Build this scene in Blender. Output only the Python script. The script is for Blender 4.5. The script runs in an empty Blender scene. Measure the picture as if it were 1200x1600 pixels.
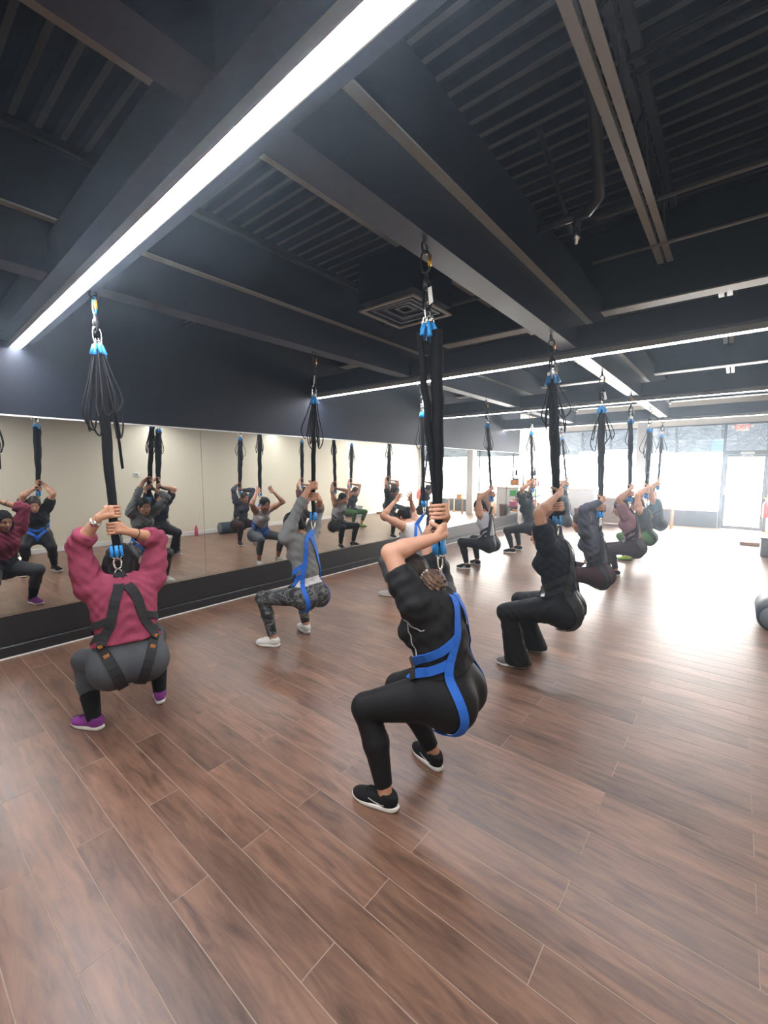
import bpy, math, random
import numpy as np
from mathutils import Matrix, Vector
random.seed(7); rng = np.random.default_rng(7)
sc = bpy.context.scene
col = sc.collection

# ------------------------------------------------------------------ camera
FPX = 669.7; CAM = np.array([4.965, 0.0, 1.68])
V1 = np.array([551., -66.5]); V2 = np.array([-822., -66.5])
_d1 = np.array([V1[0], V1[1], FPX]); _d1 /= np.linalg.norm(_d1)
_d2 = -np.array([V2[0], V2[1], FPX]); _d2 /= np.linalg.norm(_d2)
_d3 = np.cross(_d2, _d1)
if _d3[1] > 0: _d3 = -_d3
RM = np.array([_d2, _d1, _d3])
cd = bpy.data.cameras.new('camera'); cam = bpy.data.objects.new('camera', cd); col.objects.link(cam)
right, down, fwd = RM[:, 0], RM[:, 1], RM[:, 2]
m4 = Matrix.Identity(4)
for i in range(3):
    m4[i][0] = right[i]; m4[i][1] = -down[i]; m4[i][2] = -fwd[i]; m4[i][3] = CAM[i]
cam.matrix_world = m4
cd.sensor_fit = 'VERTICAL'; cd.sensor_height = 24.0; cd.lens = FPX / 1600 * 24; cd.clip_start = 0.02; cd.clip_end = 300
sc.camera = cam

# ------------------------------------------------------------------ light and exposure
w = bpy.data.worlds.new('sky'); sc.world = w; w.use_nodes = True
nt = w.node_tree; nt.nodes.clear()
wo = nt.nodes.new('ShaderNodeOutputWorld'); bg = nt.nodes.new('ShaderNodeBackground')
bg.inputs[0].default_value = (0.80, 0.88, 1.0, 1); bg.inputs[1].default_value = 1.3
nt.links.new(bg.outputs[0], wo.inputs[0])
sc.view_settings.view_transform = 'Standard'; sc.view_settings.look = 'None'
sc.view_settings.gamma = 1.0; sc.view_settings.use_curve_mapping = False
sc.view_settings.exposure = 0.98
sc.cycles.use_denoising = True
sc.cycles.max_bounces = 8; sc.cycles.diffuse_bounces = 4; sc.cycles.glossy_bounces = 4; sc.cycles.transparent_max_bounces = 8
sc.cycles.caustics_reflective = False; sc.cycles.caustics_refractive = False
sc.cycles.sample_clamp_indirect = 6.0
GLARE_HAZE = 0.0075; LED_POWER = 50.0; FILM_POWER = 19.0

# ------------------------------------------------------------------ helpers: materials
def mat(name, c, rough=0.6, metal=0.0, noise=None, bump=0.0, c2=None, scale=40.0, spec=0.5, coords='Object', stretch=(1, 1, 1), contrast=(0.35, 0.65), coat=0.0, sheen=0.0):
    m = bpy.data.materials.new(name); m.use_nodes = True
    n = m.node_tree.nodes; L = m.node_tree.links; b = n['Principled BSDF']
    b.inputs['Base Color'].default_value = (*c, 1); b.inputs['Roughness'].default_value = rough
    b.inputs['Metallic'].default_value = metal; b.inputs['Specular IOR Level'].default_value = spec
    b.inputs['Coat Weight'].default_value = coat
    if sheen: b.inputs['Sheen Weight'].default_value = sheen
    if c2 is not None or bump:
        tc = n.new('ShaderNodeTexCoord'); mp = n.new('ShaderNodeMapping'); mp.inputs['Scale'].default_value = stretch
        L.new(tc.outputs[coords], mp.inputs[0])
        nz = n.new('ShaderNodeTexNoise'); nz.inputs['Scale'].default_value = scale; nz.inputs['Detail'].default_value = 4
        L.new(mp.outputs[0], nz.inputs['Vector'])
        if c2 is not None:
            r = n.new('ShaderNodeValToRGB'); r.color_ramp.elements[0].position = contrast[0]; r.color_ramp.elements[1].position = contrast[1]
            r.color_ramp.elements[0].color = (*c, 1); r.color_ramp.elements[1].color = (*c2, 1)
            L.new(nz.outputs[0], r.inputs[0]); L.new(r.outputs[0], b.inputs['Base Color'])
        if bump:
            bp = n.new('ShaderNodeBump'); bp.inputs['Strength'].default_value = bump; bp.inputs['Distance'].default_value = 0.01
            L.new(nz.outputs[0], bp.inputs['Height']); L.new(bp.outputs[0], b.inputs['Normal'])
    return m
def emis(name, c, s):
    m = bpy.data.materials.new(name); m.use_nodes = True; n = m.node_tree.nodes; n.clear()
    o = n.new('ShaderNodeOutputMaterial'); e = n.new('ShaderNodeEmission'); e.inputs[0].default_value = (*c, 1); e.inputs[1].default_value = s
    m.node_tree.links.new(e.outputs[0], o.inputs[0]); return m
def glass_mat(name):
    m = bpy.data.materials.new(name); m.use_nodes = True; n = m.node_tree.nodes; L = m.node_tree.links; n.clear()
    o = n.new('ShaderNodeOutputMaterial'); t = n.new('ShaderNodeBsdfTransparent'); g = n.new('ShaderNodeBsdfGlossy'); x = n.new('ShaderNodeMixShader')
    t.inputs[0].default_value = (0.93, 0.96, 0.97, 1); g.inputs['Roughness'].default_value = 0.02; x.inputs[0].default_value = 0.06
    L.new(t.outputs[0], x.inputs[1]); L.new(g.outputs[0], x.inputs[2]); L.new(x.outputs[0], o.inputs[0]); return m
def camo_mat():
    m = mat('camo_fabric', (0.05, 0.05, 0.05), 0.8); n = m.node_tree.nodes; L = m.node_tree.links; b = n['Principled BSDF']
    tc = n.new('ShaderNodeTexCoord'); nz = n.new('ShaderNodeTexNoise'); nz.inputs['Scale'].default_value = 13; nz.inputs['Detail'].default_value = 1.5; nz.inputs['Distortion'].default_value = 1.2
    mp = n.new('ShaderNodeMapping'); mp.inputs['Scale'].default_value = (0.7, 0.7, 1.3)
    L.new(tc.outputs['Object'], mp.inputs[0]); L.new(mp.outputs[0], nz.inputs['Vector'])
    r = n.new('ShaderNodeValToRGB'); r.color_ramp.interpolation = 'CONSTANT'; e = r.color_ramp.elements
    e[0].position = 0; e[0].color = (0.012, 0.012, 0.013, 1); e[1].position = 0.44; e[1].color = (0.055, 0.055, 0.055, 1)
    a = e.new(0.52); a.color = (0.15, 0.15, 0.145, 1); a = e.new(0.60); a.color = (0.03, 0.03, 0.03, 1)
    L.new(nz.outputs[0], r.inputs[0]); L.new(r.outputs[0], b.inputs['Base Color']); return m
def wood_floor():
    m = bpy.data.materials.new('plank_wood'); m.use_nodes = True; n = m.node_tree.nodes; L = m.node_tree.links; b = n['Principled BSDF']
    tc = n.new('ShaderNodeTexCoord'); oi = n.new('ShaderNodeObjectInfo')
    mu = n.new('ShaderNodeMath'); mu.operation = 'MULTIPLY'; mu.inputs[1].default_value = 57.0; L.new(oi.outputs['Random'], mu.inputs[0])
    cb = n.new('ShaderNodeCombineXYZ'); L.new(mu.outputs[0], cb.inputs[0]); L.new(mu.outputs[0], cb.inputs[2])
    ad = n.new('ShaderNodeVectorMath'); L.new(tc.outputs['Object'], ad.inputs[0]); L.new(cb.outputs[0], ad.inputs[1])
    mp = n.new('ShaderNodeMapping'); mp.inputs['Scale'].default_value = (2.2, 15, 1); L.new(ad.outputs[0], mp.inputs[0])
    nz = n.new('ShaderNodeTexNoise'); nz.inputs['Scale'].default_value = 1.6; nz.inputs['Detail'].default_value = 7; nz.inputs['Roughness'].default_value = 0.62; nz.inputs['Distortion'].default_value = 0.6
    L.new(mp.outputs[0], nz.inputs['Vector'])
    r = n.new('ShaderNodeValToRGB'); e = r.color_ramp.elements; e[0].position = 0.30; e[0].color = (0.088, 0.046, 0.031, 1); e[1].position = 0.74; e[1].color = (0.285, 0.155, 0.098, 1)
    a = e.new(0.5); a.color = (0.190, 0.099, 0.063, 1); L.new(nz.outputs[0], r.inputs[0])
    nz2 = n.new('ShaderNodeTexNoise'); nz2.inputs['Scale'].default_value = 1.3; nz2.inputs['Detail'].default_value = 3; L.new(ad.outputs[0], nz2.inputs['Vector'])
    r2 = n.new('ShaderNodeMapRange'); r2.inputs[1].default_value = 0.3; r2.inputs[2].default_value = 0.7; r2.inputs[3].default_value = 0.72; r2.inputs[4].default_value = 1.22; L.new(nz2.outputs[0], r2.inputs[0])
    r3 = n.new('ShaderNodeMapRange'); r3.inputs[3].default_value = 0.82; r3.inputs[4].default_value = 1.18; L.new(oi.outputs['Random'], r3.inputs[0])
    mm = n.new('ShaderNodeMath'); mm.operation = 'MULTIPLY'; L.new(r2.outputs[0], mm.inputs[0]); L.new(r3.outputs[0], mm.inputs[1])
    mx = n.new('ShaderNodeVectorMath'); mx.operation = 'SCALE'; L.new(r.outputs[0], mx.inputs[0]); L.new(mm.outputs[0], mx.inputs['Scale'])
    L.new(mx.outputs[0], b.inputs['Base Color'])
    r4 = n.new('ShaderNodeMapRange'); r4.inputs[3].default_value = 0.30; r4.inputs[4].default_value = 0.46; L.new(nz.outputs[0], r4.inputs[0]); L.new(r4.outputs[0], b.inputs['Roughness'])
    b.inputs['Specular IOR Level'].default_value = 0.5; b.inputs['Coat Weight'].default_value = 0.2; b.inputs['Coat Roughness'].default_value = 0.28
    bp = n.new('ShaderNodeBump'); bp.inputs['Strength'].default_value = 0.12; bp.inputs['Distance'].default_value = 0.004; L.new(nz.outputs[0], bp.inputs['Height']); L.new(bp.outputs[0], b.inputs['Normal'])
    return m

# ------------------------------------------------------------------ helpers: meshes and objects
ORG = {}
def link(name, me, parent=None):
    o = bpy.data.objects.new(name, me); col.objects.link(o)
    if parent is not None:
        o.parent = parent; ORG[o.name] = ORG[parent.name]
    else:
        ORG[o.name] = np.zeros(3)
    return o
def tag(o, label=None, cat=None, group=None, kind=None):
    if label: o['label'] = label
    if cat: o['category'] = cat
    if group: o['group'] = group
    if kind: o['kind'] = kind
    return o
def thing(name, loc, label=None, cat=None, group=None, kind=None):
    o = bpy.data.objects.new(name, None); col.objects.link(o); o.location = loc; o.empty_display_size = 0.1
    ORG[o.name] = np.array(loc, float)
    return tag(o, label, cat, group, kind)
def mkmesh(name, V, F, m, smooth=False):
    me = bpy.data.meshes.new(name)
    V = np.asarray(V, np.float32)
    if isinstance(F, np.ndarray):
        nf, k = F.shape
        me.vertices.add(len(V)); me.vertices.foreach_set('co', V.ravel())
        me.loops.add(nf * k); me.loops.foreach_set('vertex_index', F.astype(np.int32).ravel())
        me.polygons.add(nf); me.polygons.foreach_set('loop_start', np.arange(0, nf * k, k, dtype=np.int32))
        me.update(calc_edges=True)
    else:
        me.from_pydata(V.tolist(), [], [list(f) for f in F]); me.update()
    if m is not None: me.materials.append(m)
    if smooth: me.polygons.foreach_set('use_smooth', np.ones(len(me.polygons), dtype=bool))
    return me
def part(name, V, F, m, parent=None, smooth=False):
    V = np.asarray(V, float)
    if parent is not None: V = V - ORG[parent.name]
    return link(name, mkmesh(name, V, F, m, smooth), parent)
class MB:
    def __init__(s): s.V = []; s.F = []
    def add(s, V, F):
        b = len(s.V); s.V += [tuple(map(float, v)) for v in V]; s.F += [tuple(b + int(i) for i in f) for f in F]; return s
    def box(s, x0, x1, y0, y1, z0, z1, bev=0.0):
        if bev <= 0:
            V = [(x, y, z) for x in (x0, x1) for y in (y0, y1) for z in (z0, z1)]
            return s.add(V, [(0, 1, 3, 2), (4, 6, 7, 5), (0, 4, 5, 1), (2, 3, 7, 6), (0, 2, 6, 4), (1, 5, 7, 3)])
        b = min(bev, 0.45 * min(x1 - x0, y1 - y0, z1 - z0)); V = []; F = []
        idx = {}
        for i, x in enumerate((x0, x1)):
            for j, y in enumerate((y0, y1)):
                for k, z in enumerate((z0, z1)):
                    sx, sy, sz = (1 if i == 0 else -1), (1 if j == 0 else -1), (1 if k == 0 else -1)
                    idx[i, j, k] = (len(V), len(V) + 1, len(V) + 2)
                    V += [(x, y + sy * b, z + sz * b), (x + sx * b, y, z + sz * b), (x + sx * b, y + sy * b, z)]
        for a in range(3):
            for e in (0, 1):
                q = []
                for (u, v) in ((0, 0), (1, 0), (1, 1), (0, 1)):
                    k = [0, 0, 0]; k[a] = e; k[(a + 1) % 3] = u; k[(a + 2) % 3] = v; q.append(idx[tuple(k)][a])
                F.append(q if e else q[::-1])
        for a in range(3):
            for u in (0, 1):
                for v in (0, 1):
                    k0 = [0, 0, 0]; k0[(a + 1) % 3] = u; k0[(a + 2) % 3] = v; k1 = list(k0); k1[a] = 1
                    b1, b2 = (a + 1) % 3, (a + 2) % 3
                    q = [idx[tuple(k0)][b1], idx[tuple(k1)][b1], idx[tuple(k1)][b2], idx[tuple(k0)][b2]]
                    F.append(q if (u ^ v) else q[::-1])
        for k, t in idx.items():
            F.append(t if sum(k) % 2 else t[::-1])
        return s.add(V, F)
    def tube(s, P, r, n=8, closed=False, flat=None, up=None):
        P = [np.array(p, float) for p in P]; N = len(P); V = []; F = []
        rs = r if hasattr(r, '__len__') else [r] * N
        u = None
        for i in range(N):
            a = P[(i - 1) % N] if (closed or i > 0) else P[i]; b = P[(i + 1) % N] if (closed or i < N - 1) else P[i]
            t = b - a; t = t / (np.linalg.norm(t) + 1e-12)
            if u is None:
                ref = np.array(up, float) if up is not None else (np.array([0, 0, 1.]) if abs(t[2]) < 0.9 else np.array([1., 0, 0]))
                u = ref - t * (ref @ t)
            else: u = u - t * (u @ t)
            u /= np.linalg.norm(u) + 1e-12; v = np.cross(t, u)
            fx = flat if flat else 1.0
            for k in range(n):
                a_ = 2 * math.pi * k / n
                V.append(P[i] + rs[i] * (u * math.cos(a_) + v * math.sin(a_) * fx))
        M = N if closed else N - 1
        for i in range(M):
            j = (i + 1) % N
            for k in range(n):
                k2 = (k + 1) % n; F.append((i * n + k, i * n + k2, j * n + k2, j * n + k))
        if not closed: F.append(tuple(range(n - 1, -1, -1))); F.append(tuple((N - 1) * n + k for k in range(n)))
        return s.add(V, F)
    def lathe(s, c, prof, n=16, axis='z'):
        V = []; F = []
        for (r, h) in prof:
            for k in range(n):
                a = 2 * math.pi * k / n; x, y = r * math.cos(a), r * math.sin(a)
                V.append({'z': (c[0] + x, c[1] + y, c[2] + h), 'y': (c[0] + y, c[1] + h, c[2] + x), 'x': (c[0] + h, c[1] + x, c[2] + y)}[axis])
        for i in range(len(prof) - 1):
            for k in range(n):
                k2 = (k + 1) % n; F.append((i * n + k, i * n + k2, (i + 1) * n + k2, (i + 1) * n + k))
        F.append(tuple(range(n - 1, -1, -1))); F.append(tuple((len(prof) - 1) * n + k for k in range(n)))
        return s.add(V, F)
    def build(s, name, m, parent=None, smooth=False): return part(name, s.V, s.F, m, parent, smooth)
def boxo(name, m, b, parent=None, bev=0.0): return MB().box(*b, bev=bev).build(name, m, parent)
def nstruct(o): o['kind'] = 'structure'; return o

# ------------------------------------------------------------------ materials
M = dict(
    black_wall=mat('black_wall_paint', (0.005, 0.008, 0.017), 0.6, spec=0.3, bump=0.05, scale=180),
    deck=mat('black_deck_paint', (0.004, 0.007, 0.019), 0.6, spec=0.3),
    rib=mat('lit_rib_tone', (0.060, 0.057, 0.054), 0.6),  # lighter tone paints in the light caught by the rib bottoms
    beam=mat('charcoal_beam_paint', (0.018, 0.024, 0.046), 0.40, bump=0.04, scale=120),
    steel_pale=mat('pale_steel', (0.28, 0.26, 0.23), 0.5),
    dark_steel=mat('dark_steel', (0.03, 0.03, 0.032), 0.4, metal=0.3),
    cream=mat('cream_wall_paint', (0.68, 0.63, 0.50), 0.7, bump=0.03, scale=150),
    beige=mat('beige_soffit_paint', (0.52, 0.49, 0.43), 0.8),
    white=mat('white_paint', (0.75, 0.74, 0.71), 0.5),
    wood=wood_floor(),
    grout=mat('plank_joint', (0.36, 0.27, 0.21), 0.8),
    mirror=mat('mirror_silver', (0.84, 0.85, 0.82), 0.0, metal=1.0),
    kick=mat('black_kick_panel', (0.014, 0.014, 0.015), 0.45),
    alu=mat('dark_bronze_aluminium', (0.055, 0.055, 0.06), 0.4, metal=0.4),
    led=emis('led_diffuser', (0.92, 0.94, 1.0), LED_POWER),
    film=emis('sunlit_frosted_film', (1.0, 0.985, 0.95), FILM_POWER),
    glass=glass_mat('window_glass'),
    cordblack=mat('black_cord_sleeve', (0.006, 0.006, 0.007), 0.85, spec=0.2, bump=0.3, scale=260),
    cord=mat('black_elastic_cord', (0.005, 0.005, 0.006), 0.7, spec=0.25),
    blue=mat('blue_cord_end', (0.03, 0.30, 0.72), 0.45),
    bluestrap=mat('blue_webbing', (0.015, 0.13, 0.55), 0.7, bump=0.3, scale=300),
    blackstrap=mat('black_webbing', (0.010, 0.010, 0.011), 0.75, bump=0.3, scale=300),
    orange=mat('orange_thread', (0.75, 0.27, 0.04), 0.7),
    steel=mat('polished_steel', (0.72, 0.72, 0.70), 0.22, metal=1.0),
    gold=mat('gold_anodised', (0.80, 0.42, 0.07), 0.3, metal=0.8),
    blueano=mat('blue_anodised', (0.08, 0.42, 0.70), 0.3, metal=0.6),
    tagwhite=mat('white_tag', (0.78, 0.76, 0.70), 0.7),
    rubber=mat('white_rubber', (0.78, 0.76, 0.72), 0.6),
    redplastic=mat('red_enamel', (0.62, 0.02, 0.02), 0.35),
    cardboard=mat('cardboard', (0.50, 0.34, 0.18), 0.8, c2=(0.44, 0.29, 0.15), scale=20),
    brownwood=mat('brown_wood', (0.22, 0.11, 0.05), 0.5, c2=(0.30, 0.16, 0.08), scale=4, stretch=(1, 8, 8)),
    palewood=mat('pale_wood', (0.50, 0.33, 0.17), 0.5, c2=(0.42, 0.26, 0.12), scale=4, stretch=(1, 8, 8)),
    grey=mat('grey_plastic', (0.16, 0.18, 0.20), 0.5),
    matbeige=mat('coir_mat', (0.36, 0.27, 0.18), 0.95, bump=0.5, scale=200),
    pink=mat('pink_bottle_plastic', (0.62, 0.10, 0.22), 0.35),
    green=mat('green_cap_plastic', (0.05, 0.42, 0.06), 0.4),
    teal=mat('dark_teal_foam', (0.025, 0.05, 0.06), 0.6),
    eyew=mat('eye_white', (0.75, 0.72, 0.70), 0.25), eyed=mat('iris_dark', (0.02, 0.012, 0.008), 0.2),
    clear=glass_mat('clear_plastic'),
)

# ================================================================== THE ROOM
W, Y0, YW, ZD = 5.75, -4.2, 15.48, 4.20
PLW, PLL = 0.155, 1.17
fl = nstruct(thing('floor', (0, 0, 0)))
boxo('subfloor', M['grout'], (0, W, Y0, YW, -0.08, -0.0008), fl)
pm = {}
stuff = MB(); npl = 0
for row in range(int((Y0) / PLW) - 1, int(YW / PLW) + 2):
    ya = 0.02 + row * PLW; yb = ya + PLW
    off = 2.20 if (row % 2 == 0) else 2.79
    x = off - 3 * PLL
    while x < W:
        xa, xb = max(x, 0.0), min(x + PLL, W); x += PLL
        if xb - xa < 0.02 or yb > YW or ya < Y0: continue
        if -0.20 < ya < 8.6 and npl < 300:
            key = round(xb - xa, 3)
            if key not in pm:
                h = (xb - xa) / 2 - 0.0016
                pm[key] = mkmesh('plank', *(lambda b: (b.V, b.F))(MB().box(-h, h, -PLW / 2 + 0.0016, PLW / 2 - 0.0016, -0.012, 0.0, bev=0.0006)), M['wood'])
            o = link('plank', pm[key], fl); o.location = ((xa + xb) / 2, (ya + yb) / 2, 0); npl += 1
        else:
            stuff.box(xa + 0.0016, xb - 0.0016, ya + 0.0016, yb - 0.0016, -0.012, 0.0)
st = stuff.build('plank_field', M['wood'], fl); st['kind'] = 'stuff'

# mirror wall (x = 0)
nstruct(boxo('wall_left', M['black_wall'], (-0.15, 0.0, Y0, YW, -0.08, ZD)))
nstruct(boxo('trim_1', M['kick'], (0.0, 0.012, Y0, 12.32, 0.0, 0.375)))
nstruct(boxo('baseboard_left', M['kick'], (0.012, 0.045, Y0, 12.34, 0.0, 0.11), bev=0.008))
nstruct(boxo('trim_2', M['white'], (0.0455, 0.052, Y0, 12.34, 0.0, 0.012)))
mi = thing('wall_mirror', (0, 6, 0.39), 'long frameless wall mirror in tall panels above the black kick wall', 'mirror')
ys = [-2.27, 0.17, 2.61, 5.05, 7.49, 9.93, 12.28]
ys = [Y0] + ys
for a, b in zip(ys[:-1], ys[1:]):
    boxo('mirror_panel', M['mirror'], (0.002, 0.010, a + 0.0015, b - 0.0015, 0.392, 2.145), mi)
boxo('top_channel', M['white'], (0.002, 0.016, Y0, 12.28, 2.146, 2.160), mi)
boxo('bottom_channel', M['steel'], (0.002, 0.016, Y0, 12.28, 0.377, 0.391), mi)
# the light end of the left wall, past the mirror
nstruct(boxo('trim_3', M['white'], (0.0, 0.01, 12.32, YW, 0.0, 3.3)))
# right wall, back wall
nstruct(boxo('wall_right', M['cream'], (W, W + 0.15, Y0, YW, -0.08, 2.95)))
nstruct(boxo('trim_4', M['black_wall'], (W, W + 0.15, Y0, YW, 2.95, ZD)))
nstruct(boxo('baseboard_right', M['white'], (W - 0.018, W, Y0, YW, 0.0, 0.10), bev=0.004))
nstruct(boxo('wall_back', M['cream'], (-0.15, W + 0.15, Y0 - 0.15, Y0, -0.08, ZD)))

# window wall (y = YW)
wf = nstruct(thing('wall_front', (2.8, YW, 0)))
boxo('header', M['beige'], (-0.15, W + 0.15, YW, YW + 0.15, 2.96, ZD), wf)
boxo('sill_wall', M['alu'], (0.0, 4.62, YW - 0.02, YW + 0.13, 0.0, 0.455), wf)
boxo('jamb', M['white'], (5.66, W, YW, YW + 0.15, 0.0, 2.96), wf)
boxo('jamb', M['white'], (-0.15, 0.06, YW, YW + 0.15, 0.0, 2.96), wf)
def window(name, x0, x1, door=False):
    t = nstruct(thing(name, ((x0 + x1) / 2, YW, 0)))
    f = 0.028
    zb = 0.455
    boxo('mullion', M['alu'], (x0 - f, x0 + f, YW - 0.01, YW + 0.09, zb, 2.96), t)
    boxo('head', M['alu'], (x0 + f, x1 - f, YW - 0.01, YW + 0.09, 2.925, 2.96), t)
    boxo('sill', M['alu'], (x0 + f, x1 - f, YW - 0.03, YW + 0.09, zb, zb + 0.03), t)
    boxo('glass_pane', M['glass'], (x0 + f, x1 - f, YW + 0.035, YW + 0.041, zb + 0.03, 2.925), t)
    boxo('frosted_film', M['film'], (x0 + f, x1 - f, YW + 0.020, YW + 0.023, zb + 0.03, 2.17), t)
for i, (a, b) in enumerate([(0.09, 1.50), (1.50, 2.88), (2.88, 4.66)]): window('window_%d' % (i + 1), a, b)
d = nstruct(thing('door_1', (5.15, YW, 0)))
boxo('frame', M['alu'], (4.632, 4.70, YW - 0.02, YW + 0.10, 0, 2.96), d)
boxo('frame', M['alu'], (5.60, 5.66, YW - 0.02, YW + 0.10, 0, 2.96), d)
boxo('head', M['alu'], (4.70, 5.60, YW - 0.02, YW + 0.10, 2.09, 2.20), d)
boxo('head', M['alu'], (4.70, 5.60, YW - 0.02, YW + 0.10, 2.92, 2.96), d)
boxo('transom_pane', M['glass'], (4.70, 5.60, YW + 0.035, YW + 0.041, 2.20, 2.92), d)
lf = MB(); lf.box(4.705, 4.765, YW, YW + 0.05, 0.01, 2.085); lf.box(5.535, 5.595, YW, YW + 0.05, 0.01, 2.085)
lf.box(4.765, 5.535, YW, YW + 0.05, 0.01, 0.10); lf.box(4.765, 5.535, YW, YW + 0.05, 2.02, 2.085)
leaf = lf.build('door_leaf', M['alu'], d)
boxo('frosted_film', M['film'], (4.765, 5.535, YW + 0.02, YW + 0.024, 0.10, 2.02), leaf)
MB().tube([(4.735, YW - 0.005, 0.98), (4.735, YW - 0.06, 0.98), (4.735, YW - 0.06, 1.20), (4.735, YW - 0.005, 1.20)], 0.011, 8).build('door_handle', M['steel'], leaf, True)
boxo('door_closer', M['steel_pale'], (5.02, 5.32, YW - 0.06, YW - 0.02, 2.10, 2.16), d)
MB().tube([(5.17, YW - 0.05, 2.09), (5.05, YW - 0.17, 2.05), (5.17, YW - 0.24, 2.0), (5.29, YW - 0.17, 2.05), (5.18, YW - 0.05, 2.09)], 0.012, 6).build('closer_arm', M['alu'], d, True)

# free-standing column
nstruct(boxo('trim_5', M['white'], (2.655, 2.915, 14.50, 14.76, 0.0, 3.4), bev=0.006))

# ceiling: ribbed deck
V = []; F = []; prof = []
y = Y0
while y < YW:
    prof += [(y, ZD), (y + 0.075, ZD), (y + 0.09, ZD - 0.06), (y + 0.135, ZD - 0.06)]; y += 0.15
prof.append((YW, ZD))
for (yy, zz) in prof: V += [(-0.15, yy, zz), (W + 0.15, yy, zz)]
for i in range(len(prof) - 1): F.append((2 * i, 2 * i + 1, 2 * i + 3, 2 * i + 2))
ce = nstruct(thing('ceiling', (2.8, 5, ZD)))
part('ribbed_deck', V, F, M['deck'], ce)
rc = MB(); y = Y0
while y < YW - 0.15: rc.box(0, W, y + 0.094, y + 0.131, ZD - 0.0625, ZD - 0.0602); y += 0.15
rc.build('lit_rib_underside', M['rib'], ce)['kind'] = 'stuff'  # strips set lit ribs off from shaded flutes by colour
boxo('roof_slab', M['deck'], (-0.15, W + 0.15, Y0 - .15, YW + .15, ZD + 0.001, ZD + 0.1), ce)

# the two long beams that carry the cords and the cross beams with their light lines
B1, B2 = (3.59, 3.75), (1.69, 1.85)
for (a, b), lab in ((B1, 'long charcoal ceiling beam nearer the cream wall, cords hanging under it'), (B2, 'long charcoal ceiling beam nearer the mirror, cords hanging under it')):
    t = thing('ceiling_beam', ((a + b) / 2, 4, 2.8), lab, 'beam')
    boxo('beam_box', M['beam'], (a, b, Y0, 11.2, 2.80, 3.08), t)
    boxo('top_flange', M['steel_pale'], (a - 0.02, b + 0.05, Y0, 11.2, 3.081, 3.092), t)  # pale tone puts the light on this ledge into its colour
    boxo('upper_box', M['deck'], (a - 0.02, b + 0.035, Y0, 11.2, 3.093, 3.46), t)
LEDY = [-2.55, 0.881, 4.45, 7.83, 11.25]
names = ['behind the viewer', 'broadest bright light line crossing overhead at upper left', 'second light line from the viewer, crossing behind the black cords', 'third light line from the viewer across the room', 'farthest thin light line, just before the shop windows']
for i, yl in enumerate(LEDY):
    t = thing('cross_beam', (2.9, yl, 2.8), ['dark cross beam behind the camera', 'dark cross beam overhead carrying the broadest light line', 'dark cross beam carrying the second light line', 'dark cross beam carrying the third light line', 'dark cross beam nearest the shop windows'][i], 'beam')
    for xa, xb in ((0.0, B2[0] - .001), (B2[1] + .001, B1[0] - .001), (B1[1] + .001, W)):
        boxo('beam_box', M['beam'], (xa, xb, yl - 0.13, yl + 0.13, 2.80, 3.0), t)
    boxo('bottom_plate', M['beam'], (0, W, yl - 0.13, yl + 0.13, 2.79, 2.7995), t)
    l = thing('linear_light', (2.9, yl, 2.74), 'white light line ' + names[i] if i == 0 else names[i], 'light')
    hm0 = MB().box(0.012, W, yl - 0.042, yl + 0.042, 2.752, 2.7895)
    for e in (-1, 1): hm0.box(0.012, W, yl + e * 0.0395 - 0.0025, yl + e * 0.0395 + 0.0025, 2.739, 2.752)
    hm0.build('housing', M['steel_pale'], l)
    boxo('diffuser', M['led'], (0.014, W, yl - 0.036, yl + 0.036, 2.742, 2.7515), l)
    if i == 1: t.rotation_euler.z = l.rotation_euler.z = -0.0256

# steel girders across, joists, pipes
for yg, lab in ((5.02, 'black steel girder across the ceiling behind the second light line'), (8.7, 'black steel girder across the ceiling behind the third light line'), (12.4, 'black steel girder across the ceiling close to the windows')):
    t = thing('steel_girder', (2.9, yg, 3.28), lab, 'girder')
    boxo('bottom_flange', M['steel_pale'], (0, W, yg - 0.09, yg + 0.09, 3.28, 3.295), t)  # floor light on the underside painted in as a pale flange
    boxo('web', M['deck'], (0, W, yg - 0.008, yg + 0.008, 3.296, 4.11), t)
    boxo('top_flange', M['deck'], (0, W, yg - 0.09, yg + 0.09, 4.111, 4.13), t)
def joist(x, y0, y1, lab):
    t = thing('bar_joist', (x, (y0 + y1) / 2, 3.6), lab, 'joist')
    for s in (-1, 1):
        m = MB(); xa = x + s * 0.012; xb = x + s * 0.062
        m.box(min(xa, xb), max(xa, xb), y0, y1, 3.60, 3.606); m.box(min(xa, xa + s * .005), max(xa, xa + s * .005), y0, y1, 3.606, 3.65)
        m.build('bottom_chord', M['steel_pale'], t)
        boxo('top_chord', M['dark_steel'], (min(xa, xb), max(xa, xb), y0, y1, 4.07, 4.13), t)
    n = max(2, int((y1 - y0) / 0.45)); P = []
    for k in range(n + 1): P.append((x, y0 + (y1 - y0) * k / n, 3.62 if k % 2 else 4.10))
    for k in range(n): MB().tube([P[k], P[k + 1]], 0.011, 6).build('web_bar', M['dark_steel'], t)
joist(4.33, -3.8, 4.92, 'open web joist with pale double bottom chord overhead right')
joist(2.62, -3.8, 4.92, 'open web joist in the dark bay between the two long beams')
joist(0.85, -3.8, 4.92, 'open web joist above the near end of the mirror')
joist(4.75, 5.12, 8.6, 'open web joist in the bay behind the second light line, right')
joist(2.62, 5.12, 8.6, 'open web joist in the bay behind the second light line, middle')
joist(4.75, 8.8, 12.3, 'open web joist in the bay nearest the windows')
def pipe(P, r, lab, m='dark_steel', cat='pipe', name='ceiling_pipe'):
    return tag(MB().tube(P, r, 10).build(name, M[m], None, True), lab, cat)
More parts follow.
